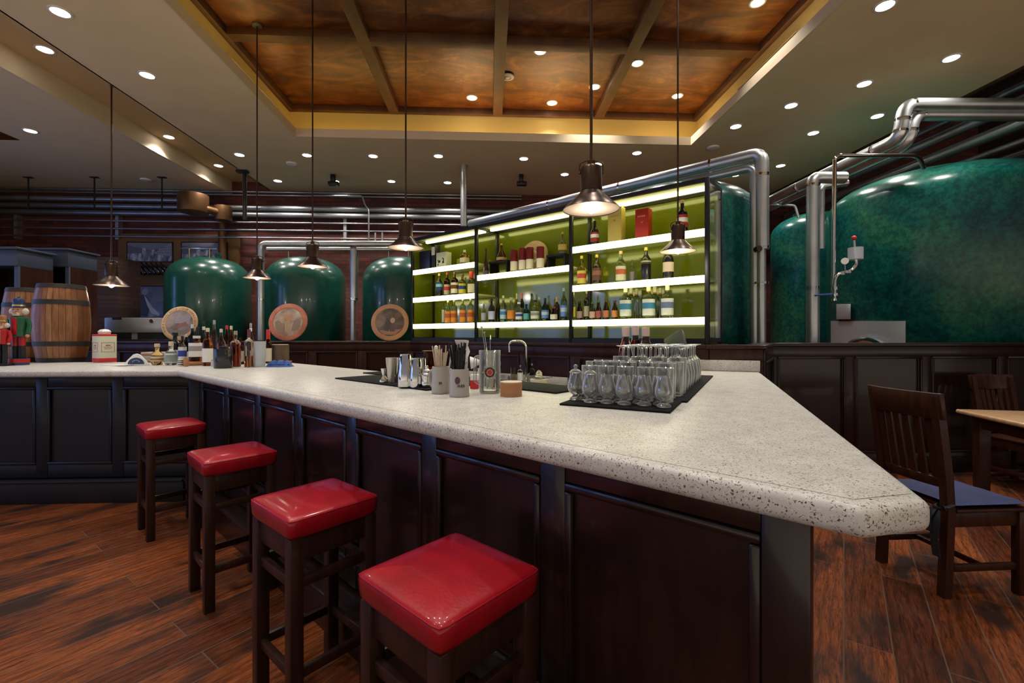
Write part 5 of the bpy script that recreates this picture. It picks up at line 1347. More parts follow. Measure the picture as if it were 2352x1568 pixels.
for i in range(6):
    o = MB().box(-.13,.13,-.07,.07,0,.017).build('menu_folder', PAINT([(.42,.10,.07),(.52,.46,.38),(.30,.34,.28),(.5,.45,.36),(.35,.12,.09),(.46,.42,.36)][i]), loc=(q.x+random.uniform(-.006,.006),q.y,q.z+i*.0175), rot=(0,0,.12+random.uniform(-.04,.04)), bevel=.002)
    tag(o, '%s folder from the bottom of the menu pile behind the napkin holder' % ORD[i], 'menu', 'pile of menus behind the napkin holder')
# bottle cluster
wslab = CT(448,838); s_ = dep(838,ZB)/F
o = MB().lathe([(0,0),(.115,0),(.12,.006),(.12,.028),(.115,.034),(0,.034)], 28).build('wooden_board', M['slab'], loc=wslab, sharp=50)
tag(o, 'round live-edge wooden board under the bull labelled bottle', 'board')
Rg = 'opened bottles clustered at the corner of the bar'
def lb_(u, v, vt, w_, desc, back=0.0, dz=0.0, **k):
    d = dep(v,ZB); p = CT(u, v); 
    if back:
        dirv = W((u-CU)/F,1.0); p = V((p.x+dirv.x*back, p.y+dirv.y*back, p.z)); d += back
    p.z += dz
    vb = HV + F*(H-p.z)/d
    return bottle('spirit_bottle', desc, 'bottle', p, (vb-vt)*d/F, w_*d/F/2, group=Rg, **k)
lb_(361,838,789,25,'round pale amber bottle with ball stopper beside the napkin holder',shape='round',glass=(.85,.62,.28),lab=(.6,.5,.35),labz=(.18,.4),cap=(.6,.48,.3),capz=.84)
lb_(393,838,784,27,'squat clear bottle with white label and pale wooden stopper',shape='round',glass=CLR,lab=(.6,.66,.62),labz=(.10,.5),cap=(.62,.52,.36),capz=.80)
lb_(402,834,763,24,'black square-shouldered bottle behind the squat clear one',back=.12,shape='flask',glass=BLK,opaque=True,lab=(.55,.55,.58),labz=(.1,.42),cap=BLK)
lb_(419,838,771,16,'slim bottle with white and navy label left of the wooden board',shape='std',glass=(.25,.2,.15),lab=(.62,.62,.62),labz=(.06,.62),lab2=NVY,cap=BLK)
lb_(442,835,745,18,'tall sky blue bottle behind the bull labelled bottle',back=.15,shape='shoulder',glass=(.25,.58,.72),cap=(.55,.58,.6))
lb_(428,836,767,15,'low dark bottle with cream cap, left of the blue bottle',back=.14,shape='std',glass=(.08,.04,.03),lab=(.5,.42,.35),labz=(.1,.4),cap=(.5,.45,.4))
lb_(454,836,751,17,'black tall bottle right behind the blue one',back=.22,shape='std',glass=BLK,opaque=True,cap=BLK)
lb_(468,836,739,15,'black slim bottle with white neck mark, tallest dark one at the back',back=.28,shape='wine',glass=BLK,opaque=True,neck=WHT,cap=BLK)
lb_(452,838,771,31,'broad flask with white bull label standing on the wooden board',dz=.035,shape='flask',glass=(.62,.20,.05),lab=WHT,labz=(.18,.72),lab2=(.28,.25,.25),cap=(.62,.60,.55))
lb_(477,840,753,21,'tall amber bottle with plain white label right of the board',shape='std',glass=(.50,.14,.04),lab=WHT,labz=(.10,.46),cap=(.6,.55,.42))
lb_(492,836,735,15,'tall clear bottle with grey cap, highest of the cluster',back=.2,shape='std',glass=(.85,.8,.72),liquid=(.5,.15,.04),lev=.35,cap=(.35,.34,.32))
lb_(508,838,755,17,'clear bottle with pale cap above the black canister',back=.12,shape='std',glass=(.8,.72,.62),lab=(.5,.4,.35),labz=(.1,.4),cap=(.66,.64,.58))
lb_(521,838,747,16,'red capped bottle at the back of the cluster',back=.22,shape='std',glass=(.35,.07,.03),lab=(.42,.1,.07),labz=(.15,.5),cap=RED)
lb_(531,838,748,15,'cream capped bottle touching the red capped one',back=.15,shape='std',glass=(.5,.16,.06),lab=(.5,.38,.28),labz=(.12,.45),cap=CRM)
lb_(541,842,760,22,'rounded clear bottle with deep red-brown liquid right of the canister',shape='shoulder',glass=(.82,.6,.5),liquid=(.42,.07,.02),lev=.62,cap=(.35,.28,.22))
lb_(553,838,775,14,'short brown bottle behind the red-brown liquid one',back=.1,shape='std',glass=(.12,.05,.03),lab=(.35,.3,.28),labz=(.1,.5))
lb_(572,843,756,20,'clear bottle with maroon foil neck and a little amber liquid',shape='shoulder',glass=CLR,liquid=(.72,.30,.10),lev=.30,cap=(.12,.03,.04),capz=.78)
lb_(576,838,742,14,'clear bottle with silver striped cap behind the maroon foil one',back=.14,shape='std',glass=(.8,.78,.66),cap=(.30,.32,.38),neck=WHT)
lb_(616,836,757,15,'whisky bottle with dripping red wax cap beside the bark stump',back=.12,shape='std',glass=(.30,.10,.03),lab=(.60,.52,.42),labz=(.06,.45),cap=RED,capz=.72)
for i in range(2):
    o = thing('paper_cup',('white striped card cup in front of the wooden board','kraft card cup right of the white striped one')[i],'cup',CT(418+i*13,841)+V((0,-.02,0)))
    MB().lathe([(0,0),(.017,0),(.021,.06+.012*i),(.019,.06+.012*i),(.016,.004),(0,.004)], 18).build('cup', M['white'] if i == 0 else M['cork'], o)
    if i == 0:
        st = MB()
        for z in (.012,.030,.046): st.lathe([(.0172+z*.067,z),(.0178+z*.067,z),(.0178+z*.067+.0005,z+.008),(.0172+z*.067+.0005,z+.008)], 18, loop=True)
        st.build('stripes', M['ink'], o)
p = CT(513,845); s_ = dep(845,ZB)/F
o = thing('canister','black glazed canister with flat lid in front of the bottles','canister',p)
r, h_ = 19*s_, 44*s_
MB().lathe([(0,0),(r*.97,0),(r,.004),(r,h_-.004),(r*.97,h_),(0,h_)], 32).build('body', mat('black_glaze',(.012,.014,.018),.22,coat=.4), o, sharp=50)
MB().lathe([(0,h_+.0003),(r*.55,h_+.0003),(r*.5,h_+.02),(0,h_+.024)], 24).build('lid', M['iron'], o)
o = thing('measuring_cup','small dark tilted measuring cup leaning on the black canister','cup',CT(488,843))
MB().lathe([(0,0),(.014,0),(.026,.055),(.0245,.055),(.013,.003),(0,.003)], 18, M=Matrix.Translation((0,0,.006)) @ Matrix.Rotation(.3,4,'Y')).build('cup', M['steel'], o)
o = thing('plastic_cup','tall frosted clear plastic beaker right of the bottle cluster','cup',CT(596,842)); s_ = dep(842,ZB)/F
MB().lathe([(0,0),(12.0*s_,0),(13.6*s_,58*s_),(13.2*s_,58*s_),(11.6*s_,.004),(0,.004)], 26).build('cup', M['plastic_clear'], o, sharp=60)
tr = CT(640,833); dirv = W((640-CU)/F,1.0)
o = MB().box(-.15,.11,-.05,.06,0,.018).build('wooden_tray', M['slab'], loc=(tr.x,tr.y,tr.z), bevel=.004); tag(o, 'small reddish wooden tray under the bark stump', 'tray')
o = thing('bark_stump','short tree stump with bark and pale cut top on the small tray','stump',tr+V((.005,.015,.0185)))
h_ = 37*dep(833,ZB)/F; r = 19.5*dep(833,ZB)/F
MB().lathe([(0,0)]+[(r*(1+.015*math.sin(k*2.3)),h_*k/6) for k in range(7)]+[(r*.95,h_),(0,h_)], 30).build('bark', M['bark'], o, sharp=50)
MB().lathe([(0,h_+.0002),(r*.94,h_+.0002),(r*.94,h_+.003),(0,h_+.003)], 30).build('cut_top', M['cream'], o)
o = thing('folded_cloth','crumpled blue cleaning cloth at the end of the bottle cluster','cloth',CT(642,842))
mb = MB(); n1, n2 = 16, 8
for layer, (zz, sc) in enumerate(((.0,1.0),(.022,.86))):
    i0 = len(mb.v)
    for top in (1,0):
        for i in range(n1+1):
            for j in range(n2+1):
                x = (i/n1-.5)*.215*sc; y = (j/n2-.5)*.10*sc
                ed = min(1, 6*min(i/n1,1-i/n1,j/n2,1-j/n2)); z = zz + (.026*ed**.6*(1+.35*math.sin(i*1.1+j*.9)+.2*math.sin(j*2.2)) if top else 0)
                mb.v.append((x+.004*math.sin(j*1.9), y+.004*math.sin(i*1.3), z))
    st_ = (n1+1)*(n2+1)
    for t_ in (0,1):
        for i in range(n1):
            for j in range(n2):
                a_ = i0+t_*st_+i*(n2+1)+j; f_ = (a_,a_+1,a_+n2+2,a_+n2+1); mb.f.append(f_ if t_ == 0 else f_[::-1])
    edge = [i*(n2+1) for i in range(n1+1)] + [n1*(n2+1)+j for j in range(1,n2+1)] + [i*(n2+1)+n2 for i in range(n1-1,-1,-1)] + [j for j in range(n2-1,0,-1)]
    for a_, b_ in zip(edge, edge[1:]+edge[:1]): mb.f.append((i0+a_,i0+b_,i0+st_+b_,i0+st_+a_))
mb.build('cloth', M['blue_cloth'], o, sharp=70)
# ================================================================== BACK LEFT : bookcases, machine, photographs
def bookcase(label, u0, u1, d, v0, vh, book=False):
    a, b_ = Q(u0, 700, d), Q(u1, 700, d); wv = (b_-a).length; top = zat(v0, d); hz = zat(vh, d)
    o = thing('bookcase', label, 'bookcase', (a.x,a.y,0))
    MB().box(0,.03,0.02,.45,0,hz).build('side_panel', M['wood_red'], o); MB().box(wv-.03,wv,.02,.45,0,hz).build('side_panel', M['wood_red'], o)
    MB().box(.031,wv-.031,.43,.45,0,hz).build('back_panel', M['black'], o)
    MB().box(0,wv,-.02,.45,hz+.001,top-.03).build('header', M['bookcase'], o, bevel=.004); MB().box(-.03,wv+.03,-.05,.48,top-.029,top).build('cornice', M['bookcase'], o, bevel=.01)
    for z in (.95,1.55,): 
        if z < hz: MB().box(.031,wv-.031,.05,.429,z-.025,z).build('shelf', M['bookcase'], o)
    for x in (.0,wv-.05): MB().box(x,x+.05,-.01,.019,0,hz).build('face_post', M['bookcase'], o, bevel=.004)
    return o, wv
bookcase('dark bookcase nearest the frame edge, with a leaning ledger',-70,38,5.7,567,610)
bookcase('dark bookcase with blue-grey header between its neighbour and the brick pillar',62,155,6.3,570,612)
a = Q(4,664,5.75)
o = thing('ledger_book','brown ledger leaning inside the dark bookcase at the frame edge','book',(a.x,a.y+.05,1.5515))
MB().add(*(lambda m_: (m_.v, m_.f))((lambda m_: (setattr(m_,'v',[tuple(Matrix.Rotation(.35,4,'Y') @ V(q)) for q in m_.v]), m_)[1])(MB().box(0,.035,0,.2,.013,.29)))).build('cover', M['slab'], o, bevel=.002)
# dark brick pillar and mustard wall panels behind
a, b_ = Q(214,600,7.6), Q(268,600,7.6)
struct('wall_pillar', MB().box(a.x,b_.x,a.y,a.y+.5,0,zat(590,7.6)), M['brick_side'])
a, b_ = Q(270,600,8.9), Q(540,600,8.9)
struct('wall_mustard', MB().box(a.x,b_.x,YB-.06,YB-.001,.6,zat(536,8.9)), M['brown_wall'])
def photo(label, u0, u1, v0, v1, m, figure=None, fm=None, edge=None):
    dd = YB-.075
    def pt(u, v):
        r = W((u-CU)/F,1.0); t = dd/r.y; return r.x*t, H+(HV-v)*t/F
    x0, z1 = pt(u0,v0); x1, z0 = pt(u1,v1)
    o = thing('framed_photograph', label, 'picture', (x0,dd,z0)); w_, h_ = x1-x0, z1-z0
    MB().box(-.02,w_+.02,.0,.014,-.02,h_+.02).build('frame', fm or M['iron'], o, bevel=.003)
    pr = MB().box(0,w_,-.003,-.0005,0,h_).build('print', m, o)
    if figure: figure(o, w_, h_, pr)
    return o
def poly_part(o, name, pts, y0, y1, m):
    n_ = len(pts); vs = [(x,y0,z) for x,z in pts] + [(x,y1,z) for x,z in pts]
    mb = MB(); mb.add(vs, [tuple(range(n_)), tuple(range(2*n_-1,n_-1,-1))] + [(i,n_+i,n_+(i+1)%n_,(i+1)%n_) for i in range(n_)])
    return mb.build(name, m, o, smooth=False)
def town(o, w_, h_, pr):
    poly_part(o,'print_sky',[(0,h_*.72),(w_*.35,h_*.72),(w_*.5,h_*.6),(w_*.7,h_*.66),(w_,h_*.98),(w_,h_),(0,h_)],-.0042,-.0031,PAINT((.20,.20,.27)))
    poly_part(o,'print_houses',[(w_*.60,h_*.42),(w_,h_*.25),(w_,h_*.95),(w_*.72,h_*.66)],-.0046,-.0033,PAINT((.26,.27,.36)))
    poly_part(o,'print_houses',[(0,h_*.40),(w_*.33,h_*.44),(w_*.33,h_*.70),(0,h_*.86)],-.0046,-.0033,PAINT((.12,.125,.17)))
    mb = MB()
    for i in range(8):
        for j in range(3): mb.box(w_*(.66+.042*i),w_*(.675+.042*i),-.0052,-.0047,h_*(.44+.11*j+.012*i*j*.6),h_*(.49+.11*j+.012*i*j*.6))
    mb.build('print_windows', PAINT((.06,.06,.09)), o)
def brewer(o, w_, h_, pr):
    g = lambda *q: [(w_*x,h_*z) for x,z in q]
    poly_part(o,'print_figure',g((.05,.62),(.17,.68),(.26,.72),(.30,.62),(.28,.45),(.22,.30),(.12,.18),(.08,.30)),-.0042,-.0031,PAINT((.42,.42,.48)))
    poly_part(o,'print_figure',g((.26,.70),(.40,.74),(.52,.62),(.56,.30),(.50,.02),(.30,.02),(.24,.35)),-.0045,-.0033,PAINT((.035,.035,.045)))
    poly_part(o,'print_figure',g((.40,.72),(.48,.62),(.62,.34),(.85,.10),(.80,.04),(.62,.12),(.50,.36)),-.0049,-.0036,PAINT((.5,.5,.56)))
    poly_part(o,'print_figure',g((.34,.76),(.36,.90),(.44,.95),(.52,.90),(.51,.78),(.44,.72)),-.0051,-.0036,PAINT((.34,.32,.33)))
    poly_part(o,'print_barrel',g((.62,.55),(.98,.52),(.98,.95),(.66,.93)),-.0042,-.0031,PAINT((.16,.16,.20)))
photo('grey street photograph hung above the black bottle rack',293,395,557,600,M['street'],town)
photo('second grey street photograph, partly behind the copper downpipe',418,520,557,602,M['street'],town)
photo('black and white photograph of a man in waistcoat working at a vat',298,380,658,728,M['photo_dark'],brewer,M['maroon'])
o = thing('bottle_rack','long dark rail holding slanted black bottles under the street photograph','rack',(0,0,0))
MB().bar(Q(268,614,8.75),Q(400,614,8.75),.05,.03).build('rail', M['iron'], o); MB().bar(Q(272,629,8.72),Q(400,629,8.72),.03,.03).build('rail', M['iron'], o)
bp_ = None
for i in range(11):
    a = Q(279+11*i, 629, 8.6)
    lbl = '%s slanted black bottle in the wall rack, counted from the brick pillar' % ORD[i]
    if bp_ is None:
        bp_ = bottle('rack_bottle', lbl, 'bottle', a, .27, .038, 'wine', glass=(.012,.010,.010), opaque=True, group='black bottles in the wall rack'); bp_.rotation_euler = (0,math.radians(-38),0)
    else:
        again(bp_, lbl, a).rotation_euler = (0,math.radians(-38),0)
# back counter at the left with the stainless machine
a, b_ = Q(228,780,6.9), Q(405,780,6.9); zc = zat(779,6.9)
o = thing('service_cabinet','dark panelled service cabinet carrying the steel machine','cabinet',(a.x,a.y,0)); wv = b_.x-a.x
MB().box(0,wv,0,.5,0,zc-.03).build('carcass', M['cabinet'], o); MB().box(-.02,wv+.02,-.03,.52,zc-.029,zc).build('top', M['cabinet'], o, bevel=.005)
for k in range(2):
    MB().box(.06+k*wv/2,wv/2-.03+k*wv/2,-.02,-.001,.1,zc-.08).build('door', M['cabinet'], o, bevel=.006)
a, b_ = Q(233,773,6.95), Q(366,773,6.95); z0 = zc+.001; z1 = zat(729,6.95)
o = thing('steel_machine','stainless steel counter machine in front of the waistcoat photograph','machine',(a.x,a.y,z0)); wv = b_.x-a.x
MB().box(0,wv,.05,.40,.10,z1-z0).build('housing', M['steel'], o, bevel=.012)
MB().box(.03,wv*.42,.06,.36,.0,.099).build('base', M['black'], o); MB().box(wv*.55,wv-.03,.06,.36,.0,.099).build('base', M['black'], o)
MB().box(wv*.43,wv*.54,.08,.30,.0,.099).build('column', M['steel'], o)
MB().box(.12,.26,.046,.0495,.30,.34).build('maker_plate', M['ink'], o); MB().cyl((wv*.8,.049,.28),(wv*.8,.035,.28),.03,n=16).build('dial', M['chrome'], o)
# painted round plaques leaning on the low wall
def plaque(label, u, v, rpx, ring, art, deco, y_off=.0):
    d = 5.98; p = Q(u, v, d); r = rpx*d/F/math.sqrt(1+.5*((u-CU)/F)**2)
    t = (V((p.x,p.y,0))-BL); base_pt = V((p.x,p.y,ZP+.001))
    o = thing('round_plaque', label, 'plaque', base_pt, 0, 'painted round plaques on the low wall')
    Mx = Matrix.Translation((0,0,r+.001)) @ Matrix.Rotation(math.radians(80),4,'X')
    MB().lathe([(0,-.01),(r*.98,-.01),(r,-.006),(r,.008),(r*.97,.013),(r*.78,.013),(r*.77,.0095),(0,.0095)], 48, M=Mx).build('rim', ring, o, sharp=40)
    MB().lathe([(0,.0097),(r*.755,.0097),(r*.755,.0107),(0,.0107)], 44, M=Mx).build('painting', art, o)
    deco(o, r, Mx)
    return o
def flat(o, name, pts, z0, z1, m, Mx):
    n_ = len(pts); mb = MB(); mb.add([tuple(Mx @ V((x,y,z0))) for x,y in pts]+[tuple(Mx @ V((x,y,z1))) for x,y in pts], [tuple(range(n_-1,-1,-1)), tuple(range(n_,2*n_))]+[(i,(i+1)%n_,n_+(i+1)%n_,n_+i) for i in range(n_)])
    return mb.build(name, m, o, smooth=False)
def ell(cx_, cy_, a_, b_, n_=14): return [(cx_+a_*math.cos(2*PI*i/n_), cy_+b_*math.sin(2*PI*i/n_)) for i in range(n_)]
def deco1(o, r, Mx):
    s = 'Im Alten Brauhaus'
    mb = MB()
    rnd = random.Random(4)
    # worn, no longer legible lettering round the rim: blackletter strokes
    for k in range(44):
        a_ = math.radians(215) - math.radians(250)*k/43
        if k % 7 == 6: continue
        for q in range(2):
            aa = a_ + rnd.uniform(-.02,.02); r0 = r*rnd.uniform(.81,.85); r1 = r*rnd.uniform(.90,.945); w_ = r*.010
            t_ = V((-math.sin(aa), math.cos(aa), 0)); n_ = V((math.cos(aa), math.sin(aa), 0)); sl = rnd.uniform(-.03,.03)*r
            vs = [n_*r0 - t_*w_, n_*r0 + t_*w_, n_*r1 + t_*(w_+sl), n_*r1 + t_*(sl-w_)]
            vs = [tuple(Mx @ (q_ + V((0,0,zz)))) for zz in (.0131,.0139) for q_ in vs]
            mb.add(vs, [(3,2,1,0),(4,5,6,7),(0,1,5,4),(1,2,6,5),(2,3,7,6),(3,0,4,7)])
    mb.build('worn_lettering', PAINT((.20,.10,.045)), o, smooth=False)
    flat(o,'painted_house',[(-.25*r,.0),(.1*r,.0),(.55*r,-.05*r),(.6*r,.45*r),(.1*r,.5*r),(-.1*r,.62*r),(-.22*r,.35*r)],.0108,.0116,PAINT((.27,.24,.28)),Mx)
    flat(o,'painted_roof',[(-.22*r,-.35*r),(.0,-.05*r),(.35*r,.12*r),(.5*r,-.1*r),(.1*r,-.2*r)],.0117,.0122,PAINT((.26,.10,.09)),Mx)
    flat(o,'painted_ground',[(-.6*r,-.4*r),(.6*r,-.4*r),(.35*r,-.65*r),(-.35*r,-.65*r)],.0108,.0114,PAINT((.16,.15,.13)),Mx)
def deco2(o, r, Mx):
    flat(o,'painted_shrub',[(-.6*r,-.4*r),(-.2*r,-.55*r),(-.25*r,-.1*r),(-.5*r,.1*r),(-.66*r,.0)],.0108,.0113,PAINT((.25,.17,.12)),Mx); flat(o,'painted_shrub',[(.2*r,-.5*r),(.6*r,-.42*r),(.68*r,.05*r),(.5*r,.2*r),(.3*r,.05*r)],.0108,.0113,PAINT((.22,.14,.11)),Mx)
    flat(o,'painted_figure',[(-.12*r,-.5*r),(.14*r,-.55*r),(.12*r,.05*r),(.02*r,.12*r),(-.16*r,.02*r)],.0114,.0120,PAINT((.36,.24,.15)),Mx)
    flat(o,'painted_hat',ell(0,.22*r,.17*r,.13*r),.0121,.0127,PAINT((.46,.18,.07)),Mx)
def deco3(o, r, Mx):
    flat(o,'painted_ground',[(-.55*r,-.45*r),(.62*r,-.38*r),(.3*r,-.68*r),(-.3*r,-.68*r)],.0108,.0113,PAINT((.35,.17,.09)),Mx)
    flat(o,'painted_figure',[(-.3*r,-.45*r),(-.05*r,-.5*r),(.0,.05*r),(-.12*r,.25*r),(-.25*r,.0)],.0114,.0120,PAINT((.07,.055,.055)),Mx)
    flat(o,'painted_figure',[(.0,-.5*r),(.28*r,-.5*r),(.26*r,.1*r),(.12*r,.3*r),(.02*r,.05*r)],.0114,.0120,PAINT((.12,.06,.075)),Mx)
    flat(o,'painted_sleeve',ell(.14*r,.10*r,.13*r,.15*r),.0121,.0127,PAINT((.48,.30,.22)),Mx)
plaque('round pale plaque with worn lettering around its rim, behind the bottles',413,733,45,M['platewood'],M['scene1'],deco1)
plaque('round red-rimmed plaque with a figure in a garden, beside the red wax cap',662,736,46,M['platered'],M['scene2'],deco2)
plaque('round tan-rimmed plaque with two dark figures, at the shelf unit end post',896,736,43.5,M['platetan'],M['scene3'],deco3)
# ================================================================== DINING CORNER
def make_chair(label, loc, rz, zs=.455, zb=1.045, cushion=True):
    # local x: across the seat, local -y: the front
    o = thing('dining_chair', label, 'chair', loc, rz, 'slatted wooden dining chairs')
    w_, dp, lg = .41, .44, .042; wd = M['chair_wood']
    for s in (-1,1):
        x = s*(w_/2-lg/2)
        MB().box(x-lg/2,x+lg/2,-dp/2,-dp/2+lg,0,zs-.02).build('leg', wd, o, bevel=.004)
        # rear leg runs on up as a raked post
        mb = MB(); y = dp/2-lg/2
        prof = [(0,y+.02),(zs-.02,y),(zs+.15,y+.01),(zb-.02,y+.065)]
        for (z0,y0),(z1,y1) in zip(prof,prof[1:]):
            mb.add([(x-lg/2,y0-lg/2,z0),(x+lg/2,y0-lg/2,z0),(x+lg/2,y0+lg/2,z0),(x-lg/2,y0+lg/2,z0),(x-lg/2,y1-lg/2,z1),(x+lg/2,y1-lg/2,z1),(x+lg/2,y1+lg/2,z1),(x-lg/2,y1+lg/2,z1)],[(3,2,1,0),(4,5,6,7),(0,1,5,4),(1,2,6,5),(2,3,7,6),(3,0,4,7)])
        mb.build('leg', wd, o)
        MB().box(x-.011,x+.011,-dp/2+lg+.001,dp/2-lg-.001,.13,.165).build('stretcher', wd, o, bevel=.003)
        MB().box(x-.012,x+.012,-dp/2+lg+.001,dp/2-lg-.001,zs-.095,zs-.021).build('apron', wd, o, bevel=.003)
    g = w_/2-lg
    MB().box(-g-.01,g+.01,-.012,.012,.135,.16).build('stretcher', wd, o, bevel=.003)
    MB().box(-g,g,-dp/2+.008,-dp/2+.032,zs-.095,zs-.021).build('apron', wd, o, bevel=.003); MB().box(-g,g,dp/2-.032,dp/2-.008,zs-.095,zs-.021).build('apron', wd, o, bevel=.003)
    MB().box(-w_/2-.005,w_/2+.005,-dp/2-.012,dp/2-lg-.002,zs-.019,zs).build('seat', wd, o, bevel=.006)
    yb = lambda z: dp/2-lg/2 + .01 + .055*(z-zs-.15)/(zb-zs-.17)
    def curved_rail(name, z0, z1, ov, bow):
        mb = MB(); n_ = 10; wx = g+ov
        for (yo) in (-.012,.012):
            for z in (z0,z1):
                for i in range(n_+1):
                    f = i/n_*2-1; mb.v.append((wx*f, yb((z0+z1)/2) + (yb(z)-yb((z0+z1)/2)) + yo + bow*(1-f*f), z))
        L_ = n_+1
        for i in range(n_):
            for a_, b_ in ((0,1),(1,3),(3,2),(2,0)): mb.f.append((a_*L_+i,a_*L_+i+1,b_*L_+i+1,b_*L_+i))
        mb.f.append((0,L_,3*L_,2*L_)); mb.f.append((n_,L_+n_,3*L_+n_,2*L_+n_))
        return mb.build(name, wd, o, bevel=.003)
    curved_rail('top_rail', zb-.135, zb, lg+.012, .03)
    curved_rail('lower_rail', zs+.10, zs+.15, -.001, .018)
    for i in range(6):
        x = -g + .025 + (2*g-.05)*i/5
        mb = MB(); f = x/g; b0, b1 = .018*(1-f*f), .03*(1-f*f)
        z0, z1 = zs+.151, zb-.136; hw = .018
        mb.add([(x-hw,yb(z0)+b0-.006,z0),(x+hw,yb(z0)+b0-.006,z0),(x+hw,yb(z0)+b0+.006,z0),(x-hw,yb(z0)+b0+.006,z0),(x-hw,yb(z1)+b1-.006,z1),(x+hw,yb(z1)+b1-.006,z1),(x+hw,yb(z1)+b1+.006,z1),(x-hw,yb(z1)+b1+.006,z1)],[(3,2,1,0),(4,5,6,7),(0,1,5,4),(1,2,6,5),(2,3,7,6),(3,0,4,7)])
        mb.build('back_slat', wd, o)
    return o
c0 = W(2.435,2.545); ca = -YAW + math.radians(94)
ch = make_chair('dark slatted dining chair beside the pointed bar end, with blue cushion', c0, ca, zb=1.05)
# cushion with ties
cu_ = thing('seat_cushion','navy blue tie-on cushion on the slatted chair beside the bar','cushion',(c0.x,c0.y,.456),ca)
mb = MB(); n_ = 14
for top in (1,0):
    for i in range(n_+1):
        for j in range(n_+1):
            x = (i/n_-.5)*.42; y = (j/n_-.5)*.40-.022; ed = min(1,5*min(i/n_,1-i/n_,j/n_,1-j/n_))
            z = .022+.020*ed**.5+.004*math.sin(i*1.3)*math.sin(j*.9)*ed if top else .022-.0215*ed**.4
            mb.v.append((x,y,z))
st_ = (n_+1)**2
for t_ in (0,1):
    for i in range(n_):
        for j in range(n_):
            a_ = t_*st_+i*(n_+1)+j; f_ = (a_,a_+1,a_+n_+2,a_+n_+1); mb.f.append(f_ if t_ else f_[::-1])
edge = [i*(n_+1) for i in range(n_+1)]+[n_*(n_+1)+j for j in range(1,n_+1)]+[i*(n_+1)+n_ for i in range(n_-1,-1,-1)]+[j for j in range(n_-1,0,-1)]
for a_, b_ in zip(edge, edge[1:]+edge[:1]): mb.f.append((a_,b_,st_+b_,st_+a_))
mb.build('pad', M['navy_cushion'], cu_, sharp=80)
tie = mat('black_ribbon',(.012,.013,.018),.6)
yt, xt = .235, -.19
def ribbon(name, pts, w0):
    mb = MB(); n2 = len(pts)
    for k, (x,y,z) in enumerate(pts):
        w_ = w0*(1-.0*k)
        mb.v += [(x-w_/2,y-.0015,z),(x+w_/2,y-.0015,z),(x+w_/2,y+.0015,z),(x-w_/2,y+.0015,z)]
    for k in range(n2-1):
        a_ = 4*k
        for q in range(4): mb.f.append((a_+q,a_+(q+1)%4,a_+4+(q+1)%4,a_+4+q))
    mb.f.append((3,2,1,0)); a_ = 4*(n2-1); mb.f.append((a_,a_+1,a_+2,a_+3))
    return mb.build(name, tie, cu_, sharp=80)
for s, nm in ((1,'a'),(-1,'b')):
    for x0 in (s*.19,):
        ribbon('tie_band',[(x0,.17,.02),(x0+.03*s,.21,.03),(x0+.035*s,.25,.02),(x0,.262,.015)],.022)
        MB().sphere((x0,.268,.012), .017, 10).build('tie_knot', tie, cu_)
        ribbon('tie_end',[(x0-.002,.272,.005),(x0-.012,.285,-.06),(x0-.004,.287,-.14),(x0-.015,.284,-.235)],.042)
        ribbon('tie_end',[(x0+.005,.280,.005),(x0+.022,.292,-.05),(x0+.018,.290,-.12)],.034)
        ribbon('tie_loop',[(x0,.270,.015),(x0-.035,.282,.038),(x0-.05,.282,.015),(x0-.02,.274,.004)],.024)
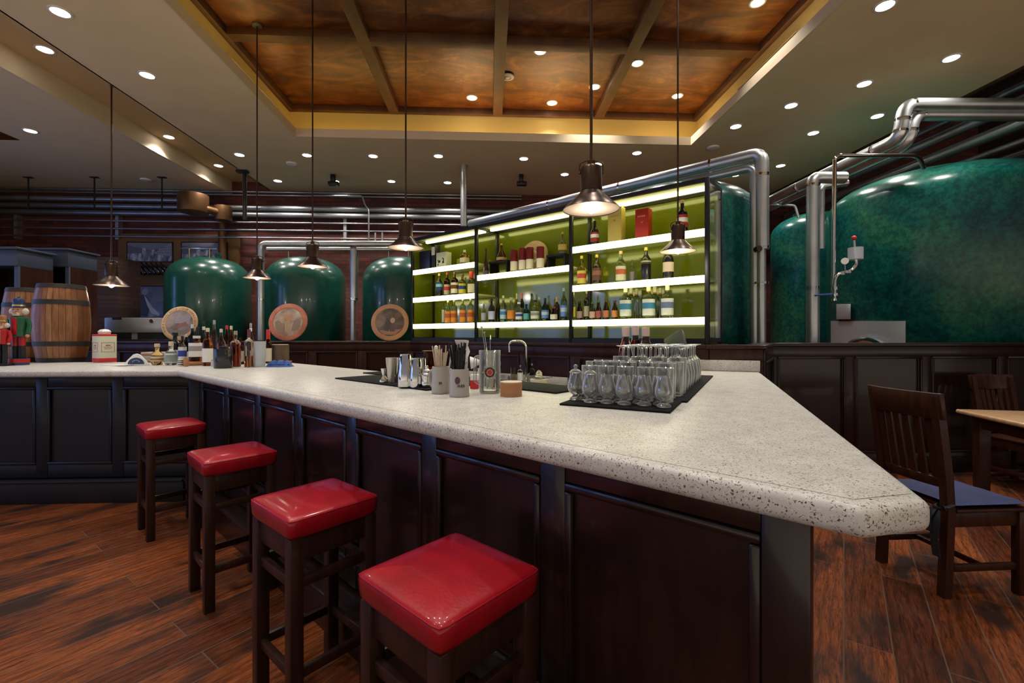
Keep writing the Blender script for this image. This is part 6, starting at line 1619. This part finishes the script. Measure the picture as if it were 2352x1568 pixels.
# table
t0 = W(3.31,3.40); tdir = W(-.13,-.60).normalized(); trz = math.atan2(tdir.y,tdir.x)+PI/2
tb_ = thing('dining_table','light wood dining table with dark legs at the frame edge','table',t0,trz)
zt = .80
MB().box(0,1.2,-.80,0,zt-.032,zt).build('tabletop', M['table'], tb_, bevel=.012, seg=3)
MB().box(.08,1.12,-.72,-.70,zt-.12,zt-.033).box(.08,1.12,-.10,-.08,zt-.12,zt-.033).box(.08,.10,-.699,-.101,zt-.12,zt-.033).box(1.10,1.12,-.699,-.101,zt-.12,zt-.033).build('apron', M['chair_wood'], tb_)
for x in (.07,1.05):
    for y in (-.73,-.13):
        MB().lathe([(0,0),(.035,0),(.04,.10),(.048,.28),(.05,.55),(.05,zt-.033),(0,zt-.033)], 4, (x+.03,y+.03,0), M=Matrix.Rotation(PI/4,4,'Z')).build('leg', M['chair_wood'], tb_, bevel=.004)
make_chair('dark slatted dining chair behind the light wood table, against the low wall', W(4.55,4.05), -YAW+.05, zb=.975, zs=.44)
# ================================================================== CAMERA, WORLD, RENDER SETTINGS
cam = bpy.data.cameras.new('camera'); cam.sensor_width = 36; cam.lens = 36*F/2352; cam.shift_y = -(784-HV)/2352
cam.clip_start = .05
co_ = bpy.data.objects.new('camera', cam); C.objects.link(co_); co_.location = (0,0,H); co_.rotation_euler = (PI/2,0,-YAW)
sc = bpy.context.scene; sc.camera = co_
w = bpy.data.worlds.new('world'); sc.world = w; w.use_nodes = True
wt_ = w.node_tree
# added world fill standing for the unseen bar: bright below to lift the ceiling
gz = N(wt_,'ShaderNodeSeparateXYZ'); wt_.links.new(N(wt_,'ShaderNodeTexCoord').outputs['Generated'], gz.inputs[0])
wr = ramp(wt_, (lambda m_: (setattr(m_.inputs[1],'default_value',.5), setattr(m_.inputs[2],'default_value',.5), wt_.links.new(gz.outputs[2], m_.inputs[0]), m_.outputs[0])[-1])(N(wt_,'ShaderNodeMath', operation='MULTIPLY_ADD')), [(.30,(.9,.75,.58)),(.47,(.66,.55,.44)),(.54,(.15,.14,.15)),(.8,(.12,.11,.11))])
wt_.links.new(wr.outputs[0], wt_.nodes['Background'].inputs[0]); wt_.nodes['Background'].inputs[1].default_value = 1.0
vs_ = sc.view_settings; vs_.view_transform = 'Standard'; vs_.look = 'None'; vs_.gamma = 1; vs_.use_curve_mapping = False; vs_.exposure = 0.45
cy = sc.cycles
cy.use_adaptive_sampling = True; cy.adaptive_threshold = .03; cy.use_denoising = True; cy.denoiser = 'OPENIMAGEDENOISE'
cy.max_bounces = 10; cy.diffuse_bounces = 4; cy.glossy_bounces = 4; cy.transmission_bounces = 10; cy.transparent_max_bounces = 40
cy.sample_clamp_indirect = 4; cy.blur_glossy = .5; cy.caustics_refractive = True; cy.caustics_reflective = False
